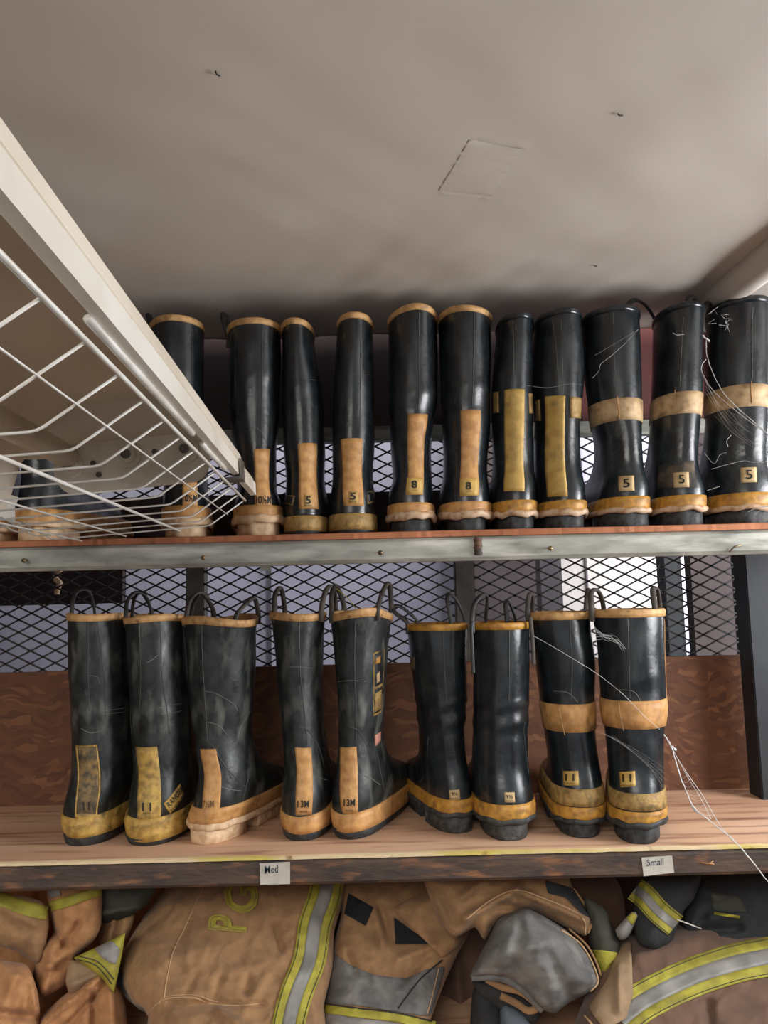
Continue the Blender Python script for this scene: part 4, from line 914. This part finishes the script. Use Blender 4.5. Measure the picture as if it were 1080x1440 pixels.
t = coat('leather_trimmed_coat', 540, 1480, 'khaki coat with black fastener squares and a grey leather panel')
c = Cloth(t, 'coat_body', [(480, 1240), (560, 1230), (640, 1232), (668, 1290), (642, 1345), (626, 1380), (604, 1440), (596, 1496), (452, 1496), (456, 1410), (466, 1340), (480, 1285)], 1.43, M_khaki, .045, 40,
   [((535, 1275), (548, 1320), 5, -.010), ((528, 1280), (538, 1330), 6, .007), ((560, 1350), (610, 1330), 5, .007), ((490, 1340), (500, 1370), 4, -.007), ((600, 1345), (560, 1385), 4, -.006), ((525, 1350), (528, 1380), 5, .004)], seed=8, tilt=-.10)
c.poly('fastener_square', [(490, 1256), (525, 1276), (514, 1302), (484, 1285)], M_velcro, .003, k=0); c.poly('fastener_square', [(554, 1290), (607, 1328), (556, 1328)], M_velcro, .003, k=0)
c.poly('leather_panel', [(465, 1338), (489, 1355), (524, 1370), (570, 1376), (600, 1363), (626, 1361), (605, 1428), (554, 1422), (505, 1414), (456, 1408)], M_leather, .003, k=.3)
c.line('stitching', [(622, 1350), (590, 1378), (560, 1418)], M_dark, .0012, .004); c.line('stitching', [(617, 1362), (610, 1392), (601, 1426)], M_thread, .0008, .004)
c.poly('collar_flap', [(552, 1278), (580, 1262), (625, 1252), (660, 1290), (645, 1330), (622, 1346), (600, 1325)], M_khaki, .008, k=.2, bulge=.006)
c.strip('lime_trim', [(454, 1417), (505, 1424), (555, 1430), (612, 1442)], -6, 7, M_lime); c.strip('reflective_strip', [(453, 1432), (505, 1440), (555, 1446), (610, 1458)], -8, 8, M_silver); c.line('stitching', [(455, 1411), (505, 1418), (555, 1424), (608, 1436)], M_dark, .0012, .004)
t = coat('grey_leather_sleeve', 750, 1420, 'scuffed grey leather sleeve end rolled up in the heap', 'sleeve')
c = Cloth(t, 'sleeve', [(661, 1374), (672, 1348), (686, 1322), (702, 1292), (742, 1278), (796, 1308), (826, 1344), (841, 1382), (828, 1396), (800, 1410), (780, 1425), (760, 1418), (734, 1390), (695, 1374)], 1.33, M_leather, .07, 48,
   [((664, 1372), (700, 1368), 5, .008), ((730, 1384), (765, 1415), 6, .008), ((690, 1340), (760, 1330), 14, .006), ((770, 1340), (800, 1400), 8, -.006), ((735, 1300), (720, 1360), 10, -.004)], seed=9, tilt=-.03, wob=.006, ws=.03)
c.line('piping', [(790, 1308), (815, 1326), (832, 1352), (841, 1380), (830, 1394)], M_thread, .0016, .001); c.line('piping', [(800, 1306), (824, 1328), (838, 1352), (845, 1372)], M_khaki, .0018, -.006)
T = -t.location
def inpx(pts, Y): return [P(x, y, Y) + T for x, y in pts]
tube('lining_roll', catmull(inpx([(684, 1377), (706, 1388), (730, 1394), (750, 1408), (754, 1418), (742, 1421), (728, 1412), (704, 1400)], 1.30), 6), .0055, M_khaki, t, 8)
tube('cuff_edge', catmull(inpx([(663, 1374), (690, 1374), (712, 1378), (738, 1394), (762, 1420)], 1.295), 6), .006, M_leather, t, 8)
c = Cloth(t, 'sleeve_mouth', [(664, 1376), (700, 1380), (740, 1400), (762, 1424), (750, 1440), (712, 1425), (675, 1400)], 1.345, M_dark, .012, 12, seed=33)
t = coat('dark_sleeve', 705, 1490, 'black and blue-grey sleeve hanging below the grey leather cuff', 'sleeve')
Cloth(t, 'sleeve', [(666, 1390), (700, 1405), (712, 1440), (710, 1496), (662, 1496)], 1.37, M_dark, .03, 18, seed=34); Cloth(t, 'sleeve_panel', [(704, 1412), (732, 1418), (748, 1440), (750, 1496), (706, 1496)], 1.35, M_bluegrey, .025, 18, seed=35)
t = coat('collared_turnout_coat', 720, 1300, 'tan coat collar with black lining curling over the grey sleeve')
c = Cloth(t, 'collar', [(596, 1226), (660, 1226), (790, 1226), (806, 1250), (832, 1292), (824, 1316), (796, 1304), (745, 1281), (704, 1293), (681, 1321), (668, 1304), (640, 1318), (618, 1296), (604, 1262)], 1.345, M_khaki, .035, 22, [((655, 1292), (726, 1252), 5, .016), ((726, 1252), (822, 1294), 5, .014), ((700, 1272), (760, 1284), 5, -.014), ((650, 1262), (680, 1240), 6, .008), ((622, 1260), (640, 1300), 6, -.008)], seed=10, tilt=-.07)
c.poly('collar_lining', [(767, 1238), (806, 1250), (830, 1290), (818, 1284), (795, 1262), (771, 1256)], M_dark, .004)
c.line('piping', [(656, 1293), (690, 1266), (726, 1252), (767, 1264), (808, 1282), (822, 1296), (823, 1314)], M_thread, .0013, .003); c.line('piping', [(806, 1250), (822, 1272), (832, 1292), (826, 1312)], M_khaki, .0028, .002)
t = coat('dark_olive_hood', 845, 1375, 'dark olive cloth with lime corner behind the grey leather sleeve', 'hood')
c = Cloth(t, 'hood', [(822, 1262), (850, 1278), (864, 1308), (873, 1332), (862, 1368), (846, 1376), (832, 1340), (826, 1300)], 1.375, M_dkolive, .03, 20, seed=12); c.poly('lime_corner', [(833, 1336), (868, 1340), (857, 1367), (845, 1374)], M_lime, .003)
t = coat('striped_trousers', 960, 1490, 'brown trousers with a long lime and silver stripe, bottom right', 'trousers')
c = Cloth(t, 'trouser_leg', [(846, 1350), (880, 1318), (960, 1300), (1040, 1306), (1130, 1300), (1130, 1496), (800, 1496), (812, 1430)], 1.40, M_brown, .05, 50, [((900, 1345), (980, 1320), 12, .008), ((995, 1410), (1000, 1480), 8, -.008), ((870, 1360), (872, 1420), 5, .008)], seed=13, tilt=-.10)
c.stripe3([(872, 1434), (905, 1408), (965, 1378), (1025, 1357), (1075, 1346), (1128, 1338)], 28, 11)
c.poly('khaki_flap', [(852, 1380), (872, 1330), (887, 1324), (890, 1398), (880, 1432), (850, 1446), (828, 1416)], M_pale, .008, bulge=.004)
c.line('seam', [(822, 1428), (838, 1450), (846, 1480)], M_thread, .002, .003)
t = coat('dark_reflective_sleeve', 925, 1335, 'dark sleeve end with slanting lime and pale stripe under the Small label', 'sleeve')
c = Cloth(t, 'sleeve', [(897, 1236), (922, 1228), (985, 1228), (976, 1264), (961, 1282), (944, 1324), (922, 1337), (899, 1328), (890, 1300), (893, 1262)], 1.35, M_dark, .04, 28, seed=14, tilt=-.08)
c.stripe3([(893, 1250), (908, 1262), (926, 1282), (950, 1302)], 17, 6)
t = coat('reflective_tab', 878, 1312, 'small lime and silver tab left of the dark sleeve end', 'strap')
c = Cloth(t, 'tab', [(865, 1308), (889, 1282), (897, 1288), (884, 1317), (872, 1322)], 1.35, M_silver, .01, 8, seed=15); c.poly('lime_end', [(881, 1291), (889, 1283), (896, 1288), (890, 1301)], M_lime, .002)
t = coat('dark_turnout_coat', 1030, 1325, 'dark olive-grey coat bundled in the far right corner under the shelf')
c = Cloth(t, 'coat_body', [(958, 1290), (984, 1238), (1040, 1228), (1130, 1226), (1130, 1325), (1045, 1332), (990, 1320), (960, 1312)], 1.40, M_dark, .04, 30, [((985, 1250), (1010, 1262), 7, .012), ((1000, 1290), (1045, 1285), 5, .01), ((990, 1310), (1040, 1305), 6, -.01)], seed=16, tilt=-.08)
c.strip('lime_trim', [(1004, 1284), (1022, 1287), (1040, 1290)], -2, 2, M_lime); c.poly('olive_panel', [(1000, 1255), (1040, 1262), (1050, 1282), (1004, 1280)], M_dkolive, .003)
t = coat('thin_cord', 970, 1300, 'thin white cord end between the dark sleeve and the dark coat', 'cord')
tube('cord', [P(952, 1293, 1.335) - t.location, P(968, 1299, 1.335) - t.location, P(986, 1306, 1.345) - t.location], .0011, M_guard, t, 6)

# ------------------------------------------------------------------ hanging light fixture with wire guard
FY = 1.15
A = P(352, 690, FY); B = P(24, 727, FY)
Yn = .30
for _ in range(20): Yn *= (A.z - EYE.z) / (P(0, 278, Yn).z - EYE.z)
Nn = P(0, 278, Yn)
ey = (Nn - A).normalized(); ex = (A - B); ex = (ex - ey * ex.dot(ey)).normalized(); ez = ex.cross(ey) * -1
if ez.z < 0: ez = -ez
Mid = (A + B) / 2; W2 = (A - B).dot(ex) / 2
fx = thing('light_fixture', Mid, 'white enamel trough light fixture with wire guard hanging at left', 'light')
def fl(u, t, v): return ex * u + ey * t + ez * v      # across, toward the camera, up
def flc(p): q = Vector(p) - Mid; return (q.dot(ex), q.dot(ey), q.dot(ez))
LEN = 1.0
inner = [(W2, 0), (W2 - .012, .05), (W2 - .05, .11), (.06, .15), (-.06, .15), (-W2 + .06, .11), (-W2 + .025, .07), (-W2, 0)]
def loft(name, prof, t0, t1, m, closed=True, caps=True, nseg=1):
    vs, fs = [], []; n = len(prof)
    for k in range(nseg + 1):
        for u, v in prof: vs.append(fl(u, t0 + (t1 - t0) * k / nseg, v))
    for k in range(nseg):
        for i in range(n if closed else n - 1): fs.append((k * n + i, k * n + (i + 1) % n, (k + 1) * n + (i + 1) % n, (k + 1) * n + i))
    if caps and closed: fs.append(tuple(reversed(range(n)))); fs.append(tuple(nseg * n + i for i in range(n)))
    return mk(name, vs, fs, m, fx, False)
outer = [(u * 1.012 + (.002 if u > 0 else -.002), v + .003) for u, v in inner]
loft('hood', inner + outer[::-1], 0.03, LEN, M_enin)
for sgn in (1, -1):
    L = loft('lip', [(sgn * (W2 - .001), -.006), (sgn * (W2 + .007), -.006), (sgn * (W2 + .008), .012), (sgn * (W2 + .002), .018), (sgn * (W2 - .002), .016)], 0.0, LEN, M_white)
    loft('lip_top', [(sgn * (W2 - .004), .017), (sgn * (W2 + .005), .019), (sgn * (W2 - .002), .030), (sgn * (W2 - .008), .028)], 0.0, LEN, M_enin)
# end plate with rounded ends and three sockets
def px2uv(px, py, t=.05):
    Y = FY
    for _ in range(25):
        p = P(px, py, Y); Y -= ((t - flc(p)[1])) * .9
    q = flc(P(px, py, Y)); return q[0], q[2]
cu, cv = px2uv(184, 652); lu, _ = px2uv(76, 655); ru_, _ = px2uv(296, 648); hv = .037; hu = (ru_ - lu) / 2; cu = (ru_ + lu) / 2
prof = []
for k in range(32):
    a = 2 * math.pi * k / 32; prof.append((cu + math.copysign(hu - hv * .8, math.cos(a)) + hv * .8 * math.cos(a), cv + hv * math.sin(a)))
loft('end_plate', prof, .046, .052, M_porc)
loft('end_cap', [(W2 - .012, .052), (W2 - .05, .11), (.06, .15), (-.06, .15), (-W2 + .06, .11), (-W2 + .03, .078)], .03, .034, M_enin)
for px, py in ((100, 655), (181, 641), (262, 634)):
    u, v = px2uv(px, py); so = None
    for r, t0, t1, m in ((.019, .052, .058, M_porc), (.0125, .056, .066, M_porc), (.007, .06, .069, M_clip)):
        pr = [(u + r * math.cos(2 * math.pi * k / 24), v + r * math.sin(2 * math.pi * k / 24)) for k in range(24)]
        o = loft('socket' if so is None else ('socket_ring' if r > .01 else 'contact'), pr, t0, t1, m)
        if so is None: so = o
        else: o.parent = so
for px, py in ((132, 652), (218, 636), (140, 668)):
    u, v = px2uv(px, py); pr = [(u + .004 * math.cos(k * .785), v + .004 * math.sin(k * .785)) for k in range(8)]; loft('screw', pr, .052, .055, M_clip)
u, v = px2uv(100, 655)
pr = [(u + .017 * math.cos(2 * math.pi * k / 24), v + .012 + .017 * math.sin(2 * math.pi * k / 24)) for k in range(24)]
o = loft('lamp_tube', pr, .066, LEN - .05, M_porc); o.data.polygons.foreach_set('use_smooth', [True] * len(o.data.polygons))
# clip on the lip
ct = flc(P(300, 645, 1.0)); ctt = .17
loft('clip', [(W2 - .016, -.012), (W2 + .011, -.012), (W2 + .012, .014), (W2 + .0085, .014), (W2 + .0085, -.0085), (W2 - .016, -.0085)], ctt, ctt + .03, M_clip)
# guard wires
bu_, bv_ = flc(P(294, 739, FY))[0], flc(P(294, 739, FY))[2]
bl_, blv = -W2 + .055, bv_ + .004
sec = [(W2 - .010, -.012), (bu_, bv_), (bl_, blv), (-W2 + .01, -.010)]
def wire(pts, r): return tube('guard_wire', [fl(*p) for p in pts], r, M_guard, fx, 8)
def bend(a, b, c, q=.005):
    a, b, c = Vector(a), Vector(b), Vector(c); return [tuple(b + (a - b).normalized() * q), tuple(b + ((a - b).normalized() + (c - b).normalized()) * q * .3), tuple(b + (c - b).normalized() * q)]
for k in range(14):
    tt = .004 + .066 * k
    pp = [(u, tt, v) for u, v in sec]
    wire([pp[0]] + bend(pp[0], pp[1], pp[2]) + bend(pp[1], pp[2], pp[3]) + [pp[3]], .0011)
for u, v, r in ((W2 - .010, -.013, .0018), (-W2 + .010, -.012, .0018), ((W2 - .010 + bu_) / 2, (bv_ - .013) / 2 - .002, .0008), (bu_ - .045, bv_ - .003, .0018), (bu_ - .125, bv_ - .002, .0012), (bu_ - .19, bv_ - .002, .0012)):
    wire([(u, 0, v), (u, LEN * .5, v), (u, LEN, v)], r)
for sgn, (u, v) in ((1, (W2 - .004, -.003)),):
    tube('lip_slot_wire', [fl(u + .001, t_, v - .004) for t_ in (.45, .6, .75)], .0028, M_guard, fx, 8); tube('lip_slot_wire', [fl(u + .001, t_, v - .004) for t_ in (.25, .32, .40)], .0028, M_guard, fx, 8)
for t_ in (.62, .92):
    p = Mid + fl(-.13, t_, .15); tube('hanging_rod', [p - Mid, Vector((p.x, p.y, ceil_z(p.x, p.y) + .004)) - Mid], .003, M_clip, fx, 8)

# ------------------------------------------------------------------ cobwebs
def web(label, strands, px, py, Y):
    t = thing('cobweb', P(px, py, Y), label, 'cobweb'); T = -t.location
    for pts, r, Ys in strands:
        n = len(pts); q = [P(x, y, Ys[0] + (Ys[1] - Ys[0]) * i / max(1, n - 1)) + T for i, (x, y) in enumerate(pts)]
        c = catmull(q, 8); c = [p + Vector((random.uniform(-1, 1), random.uniform(-1, 1), random.uniform(-1, 1))) * r * .5 for p in c]
        tube('strand', c, [r * random.uniform(.6, 1.25) for _ in c], M_web, t, 5)
S1 = [([(934, 1033), (944, 1050), (956, 1090), (968, 1120), (978, 1138), (1000, 1156), (1030, 1180), (1058, 1212), (1088, 1250)], .0009, (1.262, 1.10)), ([(934, 1033), (960, 1078), (990, 1122), (1012, 1160), (1030, 1182)], .0005, (1.262, 1.15)), ([(936, 1034), (962, 1084), (984, 1120), (1000, 1152)], .0004, (1.262, 1.18)), ([(945, 1050), (950, 1054)], .0022, (1.25, 1.25)), ([(974, 1134), (981, 1142)], .0022, (1.2, 1.2))]
for i in range(9):
    a = i / 8; S1.append(([(956 + 26 * a, 1092 + 48 * a), (962 + 30 * a, 1090 + 52 * a + 4), (966 + 40 * a, 1086 + 60 * a)],   .00014, (1.22 - .05 * a, 1.22 - .05 * a)))
for i in range(5): S1.append(([(840 + i * 6, 1028 + i * 2), (890 + i * 5, 1052 + i * 6), (934, 1080 + i * 7)], .00008, (1.29, 1.262)))
web('thick white cobweb strand trailing from the banded 11 boot to the right', S1, 934, 1033, 1.262)
S2 = [([(750, 894), (768, 904), (792, 918), (828, 940), (850, 955), (880, 980), (905, 1006), (928, 1026)], .00035, (1.27, 1.262))]
for i in range(9): S2.append(([(833 + random.uniform(-3, 4), 876 + i * 3), (850 + i * 2, 895 + random.uniform(-4, 6)), (868 + i * 1.5, 900 + i * 2 + random.uniform(-4, 6))], .00013, (1.265, 1.27)))
web('fine cobweb strands slanting across the two banded 11 boots', S2, 750, 894, 1.268)
S3 = [([(993, 478), (994, 500), (1004, 528), (1018, 553), (1042, 578), (1068, 600), (1092, 622)], .0008, (1.285, 1.16)), ([(993, 505), (986, 518), (996, 540), (1014, 560), (1048, 588), (1090, 618)], .0006, (1.285, 1.18)), ([(988, 472), (998, 480)], .0016, (1.28, 1.28)),
      ([(1000, 660), (1024, 653), (1046, 648), (1062, 650), (1090, 648)], .0003, (1.27, 1.24)), ([(990, 636), (1004, 652), (1012, 640), (1022, 636)], .0002, (1.28, 1.27)), ([(994, 690), (1012, 684)], .0005, (1.28, 1.27)), ([(1028, 612), (1022, 620), (1024, 628)], .0004, (1.28, 1.28)), ([(1052, 720), (1066, 714), (1088, 712)], .0007, (1.27, 1.25)), ([(1060, 724), (1070, 718), (1088, 722)], .0005, (1.27, 1.25))]
for i in range(9): S3.append(([(986 + i * 1.2, 520 + i * random.uniform(3, 9)), (1010 + i * 3, 560 + i * 7 + random.uniform(-9, 9)), (1050 + i * 2, 592 + i * 6 + random.uniform(-12, 12)), (1092, 606 + i * 6 + random.uniform(-9, 9))], .00009, (1.28, 1.17)))
for i in range(10):
    x, y = 1000 + random.uniform(0, 32), 432 + random.uniform(0, 30); S3.append(([(x, y), (x + random.uniform(-10, 10), y + random.uniform(-8, 8)), (x + random.uniform(-18, 12), y + random.uniform(-4, 12))], .0002, (1.27, 1.29)))
web('tangled cobweb stretched over the pale-banded boot at the right edge', S3, 993, 478, 1.285)
S4 = [([(898, 463), (880, 482), (860, 500), (845, 512), (842, 522), (833, 532)], .0002, (1.29, 1.28)), ([(946, 468), (952, 471), (962, 470)], .0004, (1.285, 1.285)), ([(820, 541), (800, 540), (770, 545), (740, 542)], .0001, (1.285, 1.285)), ([(898, 463), (870, 480), (836, 500)], .0001, (1.29, 1.28))]
web('thin cobweb threads on the left and middle banded boots marked 5', S4, 898, 463, 1.29)
